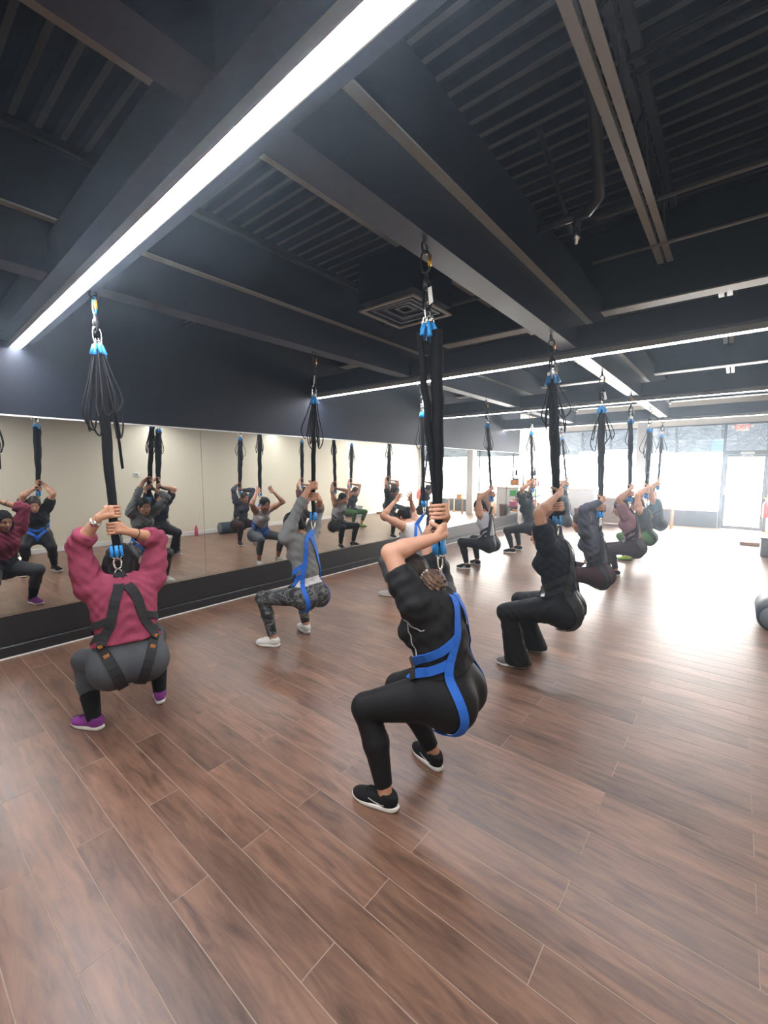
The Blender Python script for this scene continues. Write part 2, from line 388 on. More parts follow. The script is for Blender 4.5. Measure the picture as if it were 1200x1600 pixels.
pipe([(3.80, 4.50, 3.60), (5.74, 4.50, 3.60)], 0.014, 'thin pale conduit across the ceiling in front of the girder', 'steel_pale')
pipe([(3.80, 4.55, 4.0), (5.74, 4.55, 4.0)], 0.016, 'upper thin conduit close under the ribbed deck', 'steel_pale')
pipe([(4.34, 3.05, 3.98), (5.74, 3.05, 3.98)], 0.02, 'conduit pair member nearest the bar joist, further one', 'dark_steel')
pipe([(4.34, 2.93, 3.98), (5.74, 2.93, 3.98)], 0.02, 'conduit pair member nearest the bar joist, closer one', 'dark_steel')
pipe([(1.90, 3.72, 3.25), (3.55, 3.72, 3.25)], 0.02, 'dark pipe between the long beams near the air diffuser')
pipe([(0.05, 2.45, 3.30), (1.66, 2.45, 3.30)], 0.025, 'dark pipe between the mirror wall and the beam')
sp = thing('sprinkler', (4.05, 3.12, 3.2), 'pendant fire sprinkler with dark drop pipe and flexible hose', 'sprinkler')
MB().tube([(3.80, 3.12, 3.34), (4.05, 3.12, 3.34)], 0.03, 10).build('branch_pipe', M['dark_steel'], sp, True)
MB().tube([(4.05, 3.12, 3.34), (4.05, 3.12, 3.26)], 0.026, 10).build('drop_pipe', M['dark_steel'], sp, True)
MB().lathe((4.05, 3.12, 3.16), [(0.004, 0), (0.012, 0.004), (0.014, 0.02), (0.026, 0.03), (0.03, 0.06), (0.026, 0.10)], 14).build('sprinkler_head', M['steel'], sp, True)
MB().tube([(4.05, 3.12, 3.34), (4.12, 3.10, 3.33), (4.20, 3.04, 3.36), (4.22, 2.92, 3.46), (4.24, 2.7, 3.62), (4.26, 2.3, 3.85), (4.28, 2.0, 4.05)], 0.034, 10).build('flexible_hose', M['dark_steel'], sp, True)
pipe([(3.95, 3.35, 3.35), (3.80, 3.05, 3.95)], 0.018, 'slanting hanger rod beside the sprinkler', 'dark_steel')
# air diffuser
df = thing('air_diffuser', (2.70, 3.06, 3.0), 'square ceiling air diffuser with nested frames between the beams', 'vent')
for k, h in enumerate((0.285, 0.215, 0.145, 0.075)):
    m = MB(); z0 = 3.0 + 0.012 * k
    for a, b in (((-h, h), (-h, -h + .03)), ((-h, h), (h - .03, h)), ((-h, -h + .03), (-h + .03, h - .03)), ((h - .03, h), (-h + .03, h - .03))):
        m.box(2.70 + a[0], 2.70 + a[1], 3.06 + b[0], 3.06 + b[1], z0, z0 + 0.012)
    m.build('louver_ring', M['beam'] if k else M['steel_pale'], df)
boxo('plenum', M['deck'], (2.42, 2.98, 2.78, 3.34, 3.062, 3.4), df)
MB().tube([(2.86, 3.06, 3.40), (2.86, 3.06, 4.16)], 0.1, 14).build('duct_neck', M['deck'], df, True)
# sound / camera box far in the ceiling bay: duct
rd = thing('round_duct', (3.1, 6.2, 3.6), 'black round air duct above the second ceiling bay', 'duct')
MB().tube([(2.75, 6.2, 3.60), (3.5, 6.2, 3.60)], 0.2, 18).build('duct_tube', M['deck'], rd, True)
for x in (2.9, 3.35): MB().tube([(x, 6.2, 3.79), (x, 6.2, 4.17)], 0.008, 6).build('hanger_rod', M['dark_steel'], rd)

# exit sign
ex = thing('exit_sign', (5.02, YW - 0.1, 2.82), 'white exit sign with red letters and twin lamp heads above the door', 'sign')
boxo('sign_body', M['white'], (4.88, 5.16, YW - 0.07, YW - 0.022, 2.735, 2.925), ex, bev=0.006)
def textobj(s, loc, size, m, parent, name, rot=(math.pi / 2, 0, 0), ext=0.002):
    cu = bpy.data.curves.new(name, 'FONT'); cu.body = s; cu.size = size; cu.align_x = 'CENTER'; cu.align_y = 'CENTER'; cu.extrude = ext; cu.resolution_u = 2
    tmp = bpy.data.objects.new('tmp', cu); col.objects.link(tmp)
    dg = bpy.context.evaluated_depsgraph_get(); me = bpy.data.meshes.new_from_object(tmp.evaluated_get(dg)); bpy.data.objects.remove(tmp)
    me.name = name; me.materials.clear(); me.materials.append(m)
    o = link(name, me, parent); o.location = Vector(loc) - Vector(ORG[parent.name]); o.rotation_euler = rot; return o
textobj('EXIT', (5.02, YW - 0.073, 2.83), 0.17, emis('exit_red', (1.0, 0.01, 0.01), 0.5), ex, 'lettering')
for s in (-1, 1): MB().lathe((5.02 + s * 0.20, YW - 0.10, 2.86), [(0.02, 0.06), (0.035, 0.03), (0.04, 0.0)], 12, 'y').build('lamp_head', M['white'], ex, True)

# ================================================================== OUTSIDE
og = mat('asphalt', (0.22, 0.22, 0.22), 0.9)
tag(boxo('parking_lot', og, (-40, 45, YW + 0.15, 70, -0.3, -0.1)), None, None, None, 'structure')
hm = mat('winter_hillside', (0.10, 0.095, 0.09), 0.95, c2=(0.24, 0.23, 0.22), scale=1.2, bump=0.6)
V = []; F = []; nx, ny = 60, 12
for j in range(ny):
    for i in range(nx):
        x = -40 + 85 * i / (nx - 1); yy = 42 + 26 * j / (ny - 1)
        V.append((x, yy, -0.3 + 9.5 * (j / (ny - 1)) ** 0.8 + 0.35 * math.sin(i * 1.7 + j) + 0.3 * math.sin(i * 0.6 - j * 1.3)))
for j in range(ny - 1):
    for i in range(nx - 1): F.append((j * nx + i, j * nx + i + 1, (j + 1) * nx + i + 1, (j + 1) * nx + i))
tag(part('hillside', V, F, hm, None, True), None, None, None, 'structure')
bark = mat('grey_bark', (0.13, 0.12, 0.115), 0.9)
twig = mat('pale_twigs', (0.30, 0.28, 0.27), 0.9)
def tree(x, y, h, lab, seed):
    r = random.Random(seed); t = thing('bare_tree', (x, y, -0.2), lab, 'tree', 'bare trees outside the windows')
    MB().tube([(x, y, -0.2), (x + .05, y, h * .3), (x - .08, y + .05, h * .62), (x + .05, y, h)], [.16, .13, .08, .02], 8).build('trunk', bark, t, True)
    m = MB()
    for k in range(26):
        z = h * (0.25 + 0.7 * k / 26); a = r.random() * 6.28; L = h * 0.33 * (1.15 - z / h) + .4
        p0 = np.array([x, y, z]); p1 = p0 + L * .55 * np.array([math.cos(a), math.sin(a), .5]); p2 = p1 + L * .5 * np.array([math.cos(a + .5), math.sin(a + .5), .8])
        m.tube([p0, p1, p2], [.05, .032, .01], 5)
        for q in range(5):
            b = a + r.uniform(-1.3, 1.3); p3 = p0 + (p1 - p0) * r.uniform(.4, 1); m.tube([p3, p3 + L * .45 * np.array([math.cos(b), math.sin(b), r.uniform(.2, 1.1)])], [.02, .008], 4)
    m.build('branches', twig, t)
for k, (x, y, h) in enumerate([(-9, 36, 7), (-5.5, 40, 8), (-2, 34, 6.5), (1.5, 38, 7.5), (4.2, 35, 7), (6.6, 41, 8.5), (8.5, 33, 6.5), (-13, 41, 8)]):
    tree(x, y, h, 'bare winter tree on the slope outside the windows', k)
bu = thing('parked_van', (1.2, 23, -0.1), 'pale van parked outside, its roof showing above the window film', 'van')
vm = MB(); pr = [(-2.3, 0.35), (-2.3, 2.1), (-2.1, 2.55), (0.9, 2.62), (1.3, 2.5), (2.0, 1.55), (2.7, 1.35), (2.8, 0.35)]
V = [(1.2 + a, 22.1, b) for a, b in pr] + [(1.2 + a, 23.9, b) for a, b in pr]; n = len(pr)
F = [tuple(range(n)), tuple(range(2 * n - 1, n - 1, -1))] + [((i + 1) % n, i, n + i, n + (i + 1) % n) for i in range(n)]
part('van_body', V, F, mat('pale_car_paint', (0.7, 0.72, 0.74), 0.3), bu)
for a in (-1.5, 1.9):
    for yy in (22.05, 23.75): MB().lathe((1.2 + a, yy, 0.25), [(0.35, 0), (0.35, 0.2)], 18, 'y').build('wheel', M['cordblack'], bu)
boxo('side_window', M['grey'], (1.75, 2.45, 22.085, 22.10, 1.6, 2.3), bu)
tag(boxo('blue_container', mat('blue_enamel', (0.10, 0.20, 0.42), 0.5), (3.95, 4.45, 25.5, 26.5, -0.1, 3.1), bev=0.04), 'blue container standing outside beyond the windows', 'container')

# ================================================================== SDF MODELLING
def smin(a, b, k):
    h = np.clip(0.5 + 0.5 * (b - a) / k, 0, 1); return b * (1 - h) + a * h - k * h * (1 - h)
def cone(p, a, b, ra, rb):
    a = np.asarray(a, np.float32); b = np.asarray(b, np.float32); ba = b - a; pa = p - a
    t = np.clip(pa @ ba / max(float(ba @ ba), 1e-9), 0, 1)
    return np.linalg.norm(pa - t[:, None] * ba, axis=1) - (ra + (rb - ra) * t)
def ell(p, c, r, B=None):
    q = p - np.asarray(c, np.float32)
    if B is not None: q = q @ np.asarray(B, np.float32).T
    r = np.asarray(r, np.float32); k0 = np.linalg.norm(q / r, axis=1); k1 = np.linalg.norm(q / (r * r), axis=1) + 1e-9
    return k0 * (k0 - 1) / k1
def plane(p, c, n):
    n = np.asarray(n, float); n = n / np.linalg.norm(n); return ((p - np.asarray(c, np.float32)) @ n.astype(np.float32))
def surf(fn, lo, hi, h):
    lo = np.asarray(lo, float); hi = np.asarray(hi, float); n = (np.ceil((hi - lo) / (4 * h)).astype(int) + 1) * 4
    cn = n // 4
    ax = [lo[i] + (np.arange(cn[i]) * 4 + 1.5) * h for i in range(3)]
    G = np.stack(np.meshgrid(*ax, indexing='ij'), -1).reshape(-1, 3).astype(np.float32)
    dc = fn(G).reshape(cn)
    D = np.repeat(np.repeat(np.repeat(dc, 4, 0), 4, 1), 4, 2).astype(np.float32)
    mask = np.abs(D) < 7.5 * h
    I = np.argwhere(mask); D[mask] = fn((lo + I * h).astype(np.float32))
    S = D < 0
    # surface nets
    c8 = [(i, j, k) for i in (0, 1) for j in (0, 1) for k in (0, 1)]
    sl = lambda A, o: A[o[0]:A.shape[0] - 1 + o[0], o[1]:A.shape[1] - 1 + o[1], o[2]:A.shape[2] - 1 + o[2]]
    cnt = sum(sl(S, o).astype(np.int8) for o in c8)
    cells = np.argwhere((cnt > 0) & (cnt < 8))
    if len(cells) == 0: return np.zeros((0, 3)), np.zeros((0, 4), int)
    val = {o: D[cells[:, 0] + o[0], cells[:, 1] + o[1], cells[:, 2] + o[2]] for o in c8}
    acc = np.zeros((len(cells), 3)); num = np.zeros(len(cells))
    for a in c8:
        for ax_ in range(3):
            if a[ax_] == 0:
                b = list(a); b[ax_] = 1; b = tuple(b); va, vb = val[a], val[b]
                cr = (va < 0) != (vb < 0); t = np.where(cr, va / (va - vb + 1e-12), 0)
                P = np.tile(np.array(a, float), (len(cells), 1)); P[:, ax_] = t
                acc += np.where(cr[:, None], P, 0); num += cr
    Vv = lo + (cells + acc / num[:, None]) * h
    idx = -np.ones(np.array(D.shape) - 1, dtype=np.int64); idx[tuple(cells.T)] = np.arange(len(cells))
    Fs = []
    for ax_ in range(3):
        u, v = (ax_ + 1) % 3, (ax_ + 2) % 3
        s0 = [slice(None)] * 3; s1 = [slice(None)] * 3; s0[ax_] = slice(0, -1); s1[ax_] = slice(1, None)
        E = S[tuple(s0)] != S[tuple(s1)]; A = S[tuple(s0)]
        e = np.argwhere(E); ok = (e[:, u] > 0) & (e[:, v] > 0) & (e[:, u] < D.shape[u] - 1) & (e[:, v] < D.shape[v] - 1); e = e[ok]
        ins = A[tuple(e.T)]
        def at(du, dv):
            q = e.copy(); q[:, u] += du; q[:, v] += dv; return idx[tuple(q.T)]
        q = np.stack([at(-1, -1), at(0, -1), at(0, 0), at(-1, 0)], 1)
        q[~ins] = q[~ins][:, ::-1]; Fs.append(q)
    Fq = np.concatenate(Fs); return Vv, Fq[(Fq >= 0).all(1)]
def join(parts):
    V = []; F = []; b = 0
    for v, f in parts:
        V.append(v); F.append(f + b); b += len(v)
    return np.concatenate(V), np.concatenate(F)
def catmull(P, n):
    P = np.asarray(P, float); Q = np.vstack([2 * P[0] - P[1], P, 2 * P[-1] - P[-2]]); out = []
    m = len(P) - 1
    for s in np.linspace(0, m, n):
        i = min(int(s), m - 1); t = s - i; a, b, c, d = Q[i:i + 4]
        out.append(0.5 * (2 * b + (c - a) * t + (2 * a - 5 * b + 4 * c - d) * t * t + (3 * b - a - 3 * c + d) * t ** 3))
    return np.array(out)
def grad(fn, p, e=0.004):
    g = np.zeros_like(p)
    for i in range(3):
        q = p.copy(); q[:, i] += e; r = p.copy(); r[:, i] -= e; g[:, i] = (fn(q.astype(np.float32)) - fn(r.astype(np.float32)))
    return g / (np.linalg.norm(g, axis=1)[:, None] + 1e-9)
def ribbon(P, N, wd, th, closed=False):
    n = len(P); T = np.zeros_like(P)
    for i in range(n):
        a = P[(i - 1) % n] if (closed or i) else P[i]; b = P[(i + 1) % n] if (closed or i < n - 1) else P[i]; T[i] = (b - a) / (np.linalg.norm(b - a) + 1e-9)
    S = np.cross(T, N); S /= np.linalg.norm(S, axis=1)[:, None] + 1e-9
    V = np.concatenate([np.stack([P[i] - S[i] * wd / 2, P[i] + S[i] * wd / 2, P[i] + S[i] * wd / 2 + N[i] * th, P[i] - S[i] * wd / 2 + N[i] * th]) for i in range(n)])
    F = []
    for i in range(n if closed else n - 1):
        j = (i + 1) % n
        for k in range(4):
            k2 = (k + 1) % 4; F.append((i * 4 + k, i * 4 + k2, j * 4 + k2, j * 4 + k))
    if not closed: F += [(3, 2, 1, 0), tuple(4 * (n - 1) + k for k in range(4))]
    return V, F

# ------------------------------------------------------------------ shoes (one mesh set for each style)
def shoe_upper_sdf(p):
    d = smin(ell(p, (-0.028, 0, 0.058), (0.046, 0.036, 0.050)), ell(p, (0.04, 0, 0.048), (0.075, 0.038, 0.042)), 0.03)
    d = smin(d, ell(p, (0.115, 0.003, 0.034), (0.072, 0.043, 0.034)), 0.03)
    d = smin(d, cone(p, (-0.012, 0, 0.06), (-0.020, 0, 0.098), 0.036, 0.038), 0.02)
    return np.maximum(np.maximum(d, plane(p, (0, 0, 0.098), (-0.25, 0, 1))), 0.014 - p[:, 2])
SHV, SHF = surf(shoe_upper_sdf, (-0.09, -0.06, 0.0), (0.20, 0.06, 0.125), 0.0055)
def sole_geo():
    m = MB(); n = 28; rings = []
    for (z, k) in ((0.0, -0.004), (0.004, 0.002), (0.014, 0.005), (0.024, 0.004), (0.028, -0.001)):
        R = []
        for i in range(n):
            a = 2 * math.pi * i / n; x = 0.055 + 0.131 * math.cos(a); wv = 0.034 + 0.010 * (0.5 + 0.5 * math.tanh((x - 0.06) * 25)); c = math.sin(a)
            y = (wv + k) * math.copysign(abs(c) ** 0.75, c); x = 0.055 + (0.131 + k) * math.copysign(abs(math.cos(a)) ** 0.85, math.cos(a))
            sp = 0.012 * max(0, (x - 0.11) / 0.07) ** 2 + 0.010 * max(0, (-0.04 - x) / 0.035) ** 2
            R.append((x, y, z + sp * (1 if z < 0.01 else 0.55)))
        rings.append(R)
    V = sum(rings, []); F = [tuple(range(n - 1, -1, -1)), tuple(4 * n + i for i in range(n))]
    for r in range(4):
        for i in range(n): F.append((r * n + i, r * n + (i + 1) % n, (r + 1) * n + (i + 1) % n, (r + 1) * n + i))
    return V, F
SOV, SOF = sole_geo()
def laces_geo():
    m = MB()
    for k in range(4):
        x = 0.035 + 0.019 * k; P = []
        for y in np.linspace(-0.024, 0.024, 7):
            z = 0.12
            for _ in range(60):
                if shoe_upper_sdf(np.array([[x, y, z]], np.float32))[0] < 0.001: break
                z -= 0.0015
            P.append((x + 0.004 * math.copysign(1, y), y, z + 0.002))
        m.tube(P, 0.0028, 5)
    return m.V, m.F
LAV, LAF = laces_geo()
def logo_geo(kind):
    V = []; F = []
    for s in (-1, 1):
        polys = []
        if kind == 'tick':
            polys = [[(-0.015, 0.044), (0.0, 0.036), (0.012, 0.034)], [(0.012, 0.034), (0.035, 0.040), (0.075, 0.054)]]
            wid = [[0.004, 0.010, 0.013], [0.013, 0.008, 0.002]]
        elif kind == 'stripes':
            polys = [[(0.018 + k * 0.017, 0.062 - k * 0.003), (0.030 + k * 0.017, 0.032)] for k in range(3)]; wid = [[0.007, 0.007]] * 3
        else: return None
        for P, wd in zip(polys, wid):
            Q = catmull(np.array([(a, b, 0) for a, b in P]), 8); ww = np.interp(np.linspace(0, 1, 8), np.linspace(0, 1, len(wd)), wd); b0 = len(V)
            for i, q in enumerate(Q):
                t = Q[min(i + 1, 7)] - Q[max(i - 1, 0)]; t /= np.linalg.norm(t) + 1e-9
                for e in (-1, 1):
                    x = q[0] - t[1] * e * ww[i] / 2; z = q[1] + t[0] * e * ww[i] / 2; y = 0.06
                    for _ in range(60):
                        if shoe_upper_sdf(np.array([[x, y * s, z]], np.float32))[0] < 0.0012: break
                        y -= 0.001
                    V.append((x, s * y, z))
            for i in range(7): F.append((b0 + 2 * i, b0 + 2 * i + 1, b0 + 2 * i + 3, b0 + 2 * i + 2))
    return V, F
LOGO = {k: logo_geo(k) for k in ('tick', 'stripes')}
SHC = {}
def shoe_meshes(style):
    if style in SHC: return SHC[style]
    up, so, la, lg, lm = style
    SHC[style] = (mkmesh('shoe', SHV, SHF, FAB[up], True), mkmesh('sole', SOV, SOF, FAB[so]), mkmesh('laces', LAV, LAF, FAB[la], True), mkmesh('logo', *LOGO[lg], FAB[lm]) if lg else None)
    return SHC[style]

def fab(n, c, r=0.85, c2=None, scale=60, bump=0.15, spec=0.25, sheen=0.0): return mat(n, c, r, c2=c2, scale=scale, bump=bump, spec=spec, sheen=sheen)
FAB = dict(
    mauve=fab('mauve_jersey', (0.30, 0.050, 0.095), c2=(0.24, 0.040, 0.075), scale=25),
    greyleg=fab('grey_leggings', (0.060, 0.064, 0.072), c2=(0.072, 0.076, 0.085), scale=200, r=0.7),
    black=fab('black_jersey', (0.011, 0.011, 0.012), r=0.7, scale=30), blackleg=fab('black_leggings', (0.007, 0.007, 0.008), r=0.6, scale=90),
    grey=fab('grey_top', (0.17, 0.175, 0.175), c2=(0.20, 0.205, 0.20), scale=200), camo=camo_mat(), white=fab('white_tank', (0.62, 0.61, 0.60)),
    heather=fab('heather_leggings', (0.085, 0.095, 0.10), c2=(0.12, 0.13, 0.135), scale=300), navy=fab('navy_jersey', (0.008, 0.010, 0.018)),
    slate=fab('slate_top', (0.060, 0.062, 0.082)), maroon=fab('dark_maroon_leggings', (0.035, 0.014, 0.017)), rose=fab('rose_top', (0.26, 0.13, 0.15)),
    charcoal=fab('charcoal_top', (0.035, 0.040, 0.044)), greenleg=fab('green_leggings', (0.055, 0.12, 0.035)), tealtop=fab('blue_teal_top', (0.045, 0.095, 0.13)),
    darkgreen=fab('black_green_top', (0.015, 0.022, 0.022)), paleblue=fab('pale_grey_blue_leggings', (0.14, 0.17, 0.21)), palewhite=fab('pale_grey_tank', (0.45, 0.45, 0.47)),
    purple=fab('purple_knit', (0.22, 0.045, 0.24), scale=200), whitesh=fab('white_knit', (0.66, 0.65, 0.60), scale=150), blacksh=fab('black_knit', (0.010, 0.010, 0.011), scale=150),
    greysh=fab('grey_knit', (0.16, 0.14, 0.13), scale=150), rubber=M['rubber'], lime=fab('lime_knit', (0.25, 0.42, 0.05), scale=150), darkrubber=mat('dark_rubber', (0.03, 0.03, 0.03), 0.7), whitelogo=mat('white_print', (0.80, 0.80, 0.78), 0.5),
    sock=fab('black_sock', (0.009, 0.009, 0.010), scale=150), piping=mat('white_piping', (0.55, 0.55, 0.55), 0.5),
)
SKIN = dict(
    light=mat('light_skin', (0.58, 0.31, 0.205), 0.55, c2=(0.52, 0.27, 0.175), scale=14, spec=0.35), tan=mat('tan_skin', (0.52, 0.27, 0.165), 0.55, c2=(0.47, 0.235, 0.14), scale=14, spec=0.35),
    mid=mat('olive_skin', (0.40, 0.20, 0.125), 0.55, c2=(0.36, 0.17, 0.10), scale=14, spec=0.35), lip=mat('lip_skin', (0.42, 0.10, 0.09), 0.45))
HAIR = dict(black=mat('black_hair', (0.008, 0.007, 0.007), 0.55, spec=0.25, bump=0.5, scale=60, stretch=(3, 3, 0.5)), brown=mat('dark_brown_hair', (0.030, 0.017, 0.011), 0.48, bump=0.5, scale=60, stretch=(3, 3, 0.5)),
            curly=mat('brown_curly_hair', (0.16, 0.085, 0.05), 0.6, c2=(0.06, 0.03, 0.018), scale=45, bump=0.9), scrunch=mat('striped_scrunchie', (0.72, 0.70, 0.66), 0.8, c2=(0.02, 0.02, 0.02), scale=22, contrast=(0.52, 0.55)))

# ------------------------------------------------------------------ people
def ik(a, b, l1, l2, pole):
    a = np.asarray(a, float); b = np.asarray(b, float); d = b - a; L = np.linalg.norm(d); u = d / L; L = min(L, (l1 + l2) * 0.999)
    x = (l1 * l1 - l2 * l2 + L * L) / (2 * L); hh = math.sqrt(max(l1 * l1 - x * x, 0)); p = np.asarray(pole, float); p = p - u * (p @ u); p /= np.linalg.norm(p)
    return a + u * x + p * hh
CORDS = {}
def person(key, label, at, ring, hook, yaw=0.0, fyaw=None, s=1.0, b=1.0, hs=(0.145, 0.125), loose=0.0, push=0.35, ll=(0.405, 0.40), epole=(1.0, 0.75, 0.1), stance=0.20, toe=18, kneeout=0.35, pelvis=(-0.29, 0.60), shoulder=(-0.12, 1.09), shw=0.165, headp=(-0.03, 1.165), headpitch=-12, headyaw=0,
           skin='light', top=('black', 'tee'), legs=('blackleg', 'tight'), sock=None, shoe=('blacksh', 'rubber', 'blacksh', None, 'whitelogo'), hair=('black', 'bun'), harness='bluestrap',
           hands=('L', 0.10, 0.20), free=False, h=0.012, hip=1.0, hang=0.0, foot_shift=(0, 0), rs=0.028, lead=None, group='people squatting in harnesses'):
    """at = point on the floor between the ankles; ring = point where the cord meets the harness; hook = cord's top point"""
    cy, sy = math.cos(yaw), math.sin(yaw)
    Fw = np.array([-cy, -sy, 0]); Lf = np.array([sy, -cy, 0]); Up = np.array([0, 0, 1.0]); O = np.array([at[0], at[1], 0.0])
    T = lambda f, l, z: O + Fw * f * s + Lf * l * s + Up * z * s
    BAS = np.array([Fw, Lf, Up])
    root = thing('person', tuple(O), label, 'person', group)
    pf, pz = pelvis; sf, sz = shoulder
    fy = yaw if fyaw is None else fyaw; F0 = np.array([-math.cos(fy), -math.sin(fy), 0]); L0 = np.array([math.sin(fy), -math.cos(fy), 0])
    ank = {1: O + (F0 * foot_shift[0] + L0 * stance + Up * 0.085) * s, -1: O + (F0 * foot_shift[1] - L0 * stance + Up * 0.085) * s}
    hipj = {e: T(pf + 0.02, e * 0.092, pz - 0.02) for e in (1, -1)}
    knee = {e: ik(hipj[e], ank[e], ll[0] * s, ll[1] * s, Fw + Lf * e * kneeout + Up * 0.25) for e in (1, -1)}
    mid = lambda a: (pf + (sf - pf) * a, pz + (sz - pz) * a)
    wf_, wz = mid(0.42); cf, cz = mid(0.74); bow = -0.02
    ax = Fw * (sf - pf) + Up * (sz - pz); ax /= np.linalg.norm(ax); fr = np.cross(Lf, ax); fr = fr if fr @ Fw > 0 else -fr
    TB = np.array([fr, Lf, ax])
    g = s * b
    P_ = T(pf, 0, pz); Wp = T(wf_ + bow, 0, wz); Cp = T(cf + bow, 0, cz)
    sh = {e: T(sf, e * shw, sz) for e in (1, -1)}
    ringp = np.array(ring, float); hookp = np.array(hook, float); cu = (hookp - ringp); cu /= np.linalg.norm(cu)
    # hands
    wrist = {}; hand = {}
    upper = 1 if hands[0] == 'L' else -1
    for e in (1, -1):
        if free:
            wrist[e] = T(sf + 0.10, e * 0.20, sz + 0.30); hand[e] = None
        else:
            zz = hands[2] if e == upper else hands[1]
            c = ringp + cu * (0.10 + zz)
            dd = Lf * e * 0.35 - Fw * 0.85; dd -= cu * (dd @ cu); dd /= np.linalg.norm(dd)
            hand[e] = (c, dd); wrist[e] = c + dd * (rs + 0.016) - np.cross(cu, dd) * e * 0.066 - cu * 0.030
    elb = {e: ik(sh[e], wrist[e], 0.275 * s, 0.235 * s, Lf * e * epole[0] + Fw * epole[1] + Up * epole[2]) for e in (1, -1)}
    HC = T(headp[0], 0, headp[1])
    hp = math.radians(headpitch); hy = math.radians(headyaw)
    hF0 = Fw * math.cos(hy) + Lf * math.sin(hy); hL = np.cross(Up, hF0); hF = hF0 * math.cos(hp) + Up * math.sin(hp); hU = np.cross(hF, hL)
    HB = np.array([hF, hL, hU]); HT = lambda a, b_, c: HC + (hF * a + hL * b_ + hU * c) * s
    neck0 = T(sf - 0.02, 0, sz - 0.02); neck1 = HT(-0.02, 0, -0.04)

    def torso(p):
        d = ell(p, P_ + Up * 0.02 * s, np.array([0.125, 0.165 * hip, 0.125]) * g, TB)
        for e in (1, -1): d = smin(d, ell(p, T(pf - 0.045, e * 0.082 * hip, pz - 0.035), np.array([0.125, 0.108 * hip, 0.120]) * g), 0.04)
        d = smin(d, ell(p, Wp, np.array([0.105, 0.138, 0.15]) * g, TB), 0.06)
        d = smin(d, ell(p, Cp, np.array([0.108, 0.155, 0.17]) * g, TB), 0.05)
        for e in (1, -1):
            d = smin(d, ell(p, Cp + (fr * 0.075 + Lf * e * 0.068 - ax * 0.02) * g, np.array([0.065, 0.062, 0.062]) * g, TB), 0.04)
            d = smin(d, cone(p, Cp + ax * 0.07 * s + Lf * e * 0.05 * s, sh[e], 0.075 * s, 0.060 * s), 0.05)
        return d
    def leg(p, e, shinx=0.0):
        th = cone(p, hipj[e], knee[e], 0.098 * g, 0.062 * s * (0.5 + 0.5 * b))
        sn = smin(cone(p, knee[e], knee[e] + (ank[e] - knee[e]) * 0.42 - Fw * 0.014, 0.056 * s * (0.5 + 0.5 * b), 0.055 * s * (0.5 + 0.5 * b)), cone(p, knee[e] + (ank[e] - knee[e]) * 0.42 - Fw * 0.014, ank[e], 0.055 * s * (0.5 + 0.5 * b), 0.036 * s), 0.02)
        return smin(th, sn, 0.025)
    def arm(p, e):
        k_ = s * (0.6 + 0.4 * b)
        ua = smin(cone(p, sh[e], elb[e], 0.054 * k_, 0.040 * k_), ell(p, sh[e] * .62 + elb[e] * .38, (0.053 * k_,) * 3), 0.04)
        m_ = elb[e] + (wrist[e] - elb[e]) * 0.3
        fa = smin(cone(p, elb[e], m_, 0.040 * k_, 0.041 * k_), cone(p, m_, wrist[e], 0.041 * k_, 0.0265 * s), 0.02)
        return smin(ua, fa, 0.015)
    def neckf(p): return cone(p, neck0, neck1, 0.058 * s, 0.050 * s)
    def foot(p, e): return cone(p, ank[e], ank[e] - Up * 0.035, 0.034 * s, 0.030 * s)
    def body(p):
        d = torso(p)
        for e in (1, -1):
            d = smin(d, leg(p, e), 0.045); d = smin(d, arm(p, e), 0.035); d = np.minimum(d, foot(p, e))
        return smin(d, neckf(p), 0.04)
    pts = np.array([*ank.values(), *knee.values(), *elb.values(), *wrist.values(), P_, Cp, HC])
    lo = pts.min(0) - 0.24; hi = pts.max(0) + 0.24; lo[2] = max(lo[2], -0.0)
    hi[2] = max(w_[2] for w_ in list(wrist.values()) + list(elb.values())) + 0.06
    pieces = [surf(body, lo, hi, h)]
    # head
    def skull(p):
        S = lambda a, b_, c: HT(a, b_, c)
        d = ell(p, S(-0.012, 0, 0.028), np.array([0.096, 0.076, 0.092]) * s, HB)
        d = smin(d, ell(p, S(0.022, 0, -0.045), np.array([0.068, 0.059, 0.076]) * s, HB), 0.03)
        return smin(d, ell(p, S(0.058, 0, -0.098), np.array([0.024, 0.026, 0.022]) * s, HB), 0.03)
    def head(p):
        d = skull(p); S = HT
        d = smin(d, cone(p, S(0.082, 0, 0.005), S(0.104, 0, -0.036), 0.008 * s, 0.013 * s), 0.014)
        d = smin(d, cone(p, S(0.072, 0.036, 0.022), S(0.072, -0.036, 0.022), 0.013 * s, 0.013 * s), 0.02)
        for e in (1, -1):
            d = -smin(-d, ell(p, S(0.094, e * 0.031, 0.0), np.array([0.018, 0.019, 0.013]) * s, HB), 0.008)
            d = np.minimum(d, ell(p, S(-0.008, e * 0.076, -0.012), np.array([0.020, 0.011, 0.031]) * s, HB))
            d = smin(d, ell(p, S(0.0775, e * 0.031, 0.0095), np.array([0.0125, 0.018, 0.0065]) * s, HB), 0.006)
            d = smin(d, ell(p, S(0.060, e * 0.036, -0.036), np.array([0.024, 0.022, 0.022]) * s, HB), 0.02)
        d = smin(d, ell(p, S(0.082, 0, -0.066), np.array([0.013, 0.027, 0.014]) * s, HB), 0.012)
        return smin(d, cone(p, neck1, neck0, 0.050 * s, 0.058 * s), 0.03)
    hh = 0.0055 if h < 0.011 else (0.0075 if h < 0.015 else 0.010)
    pieces.append(surf(head, HC - 0.17 * s - np.array([0, 0, .02]), HC + 0.17 * s, hh))
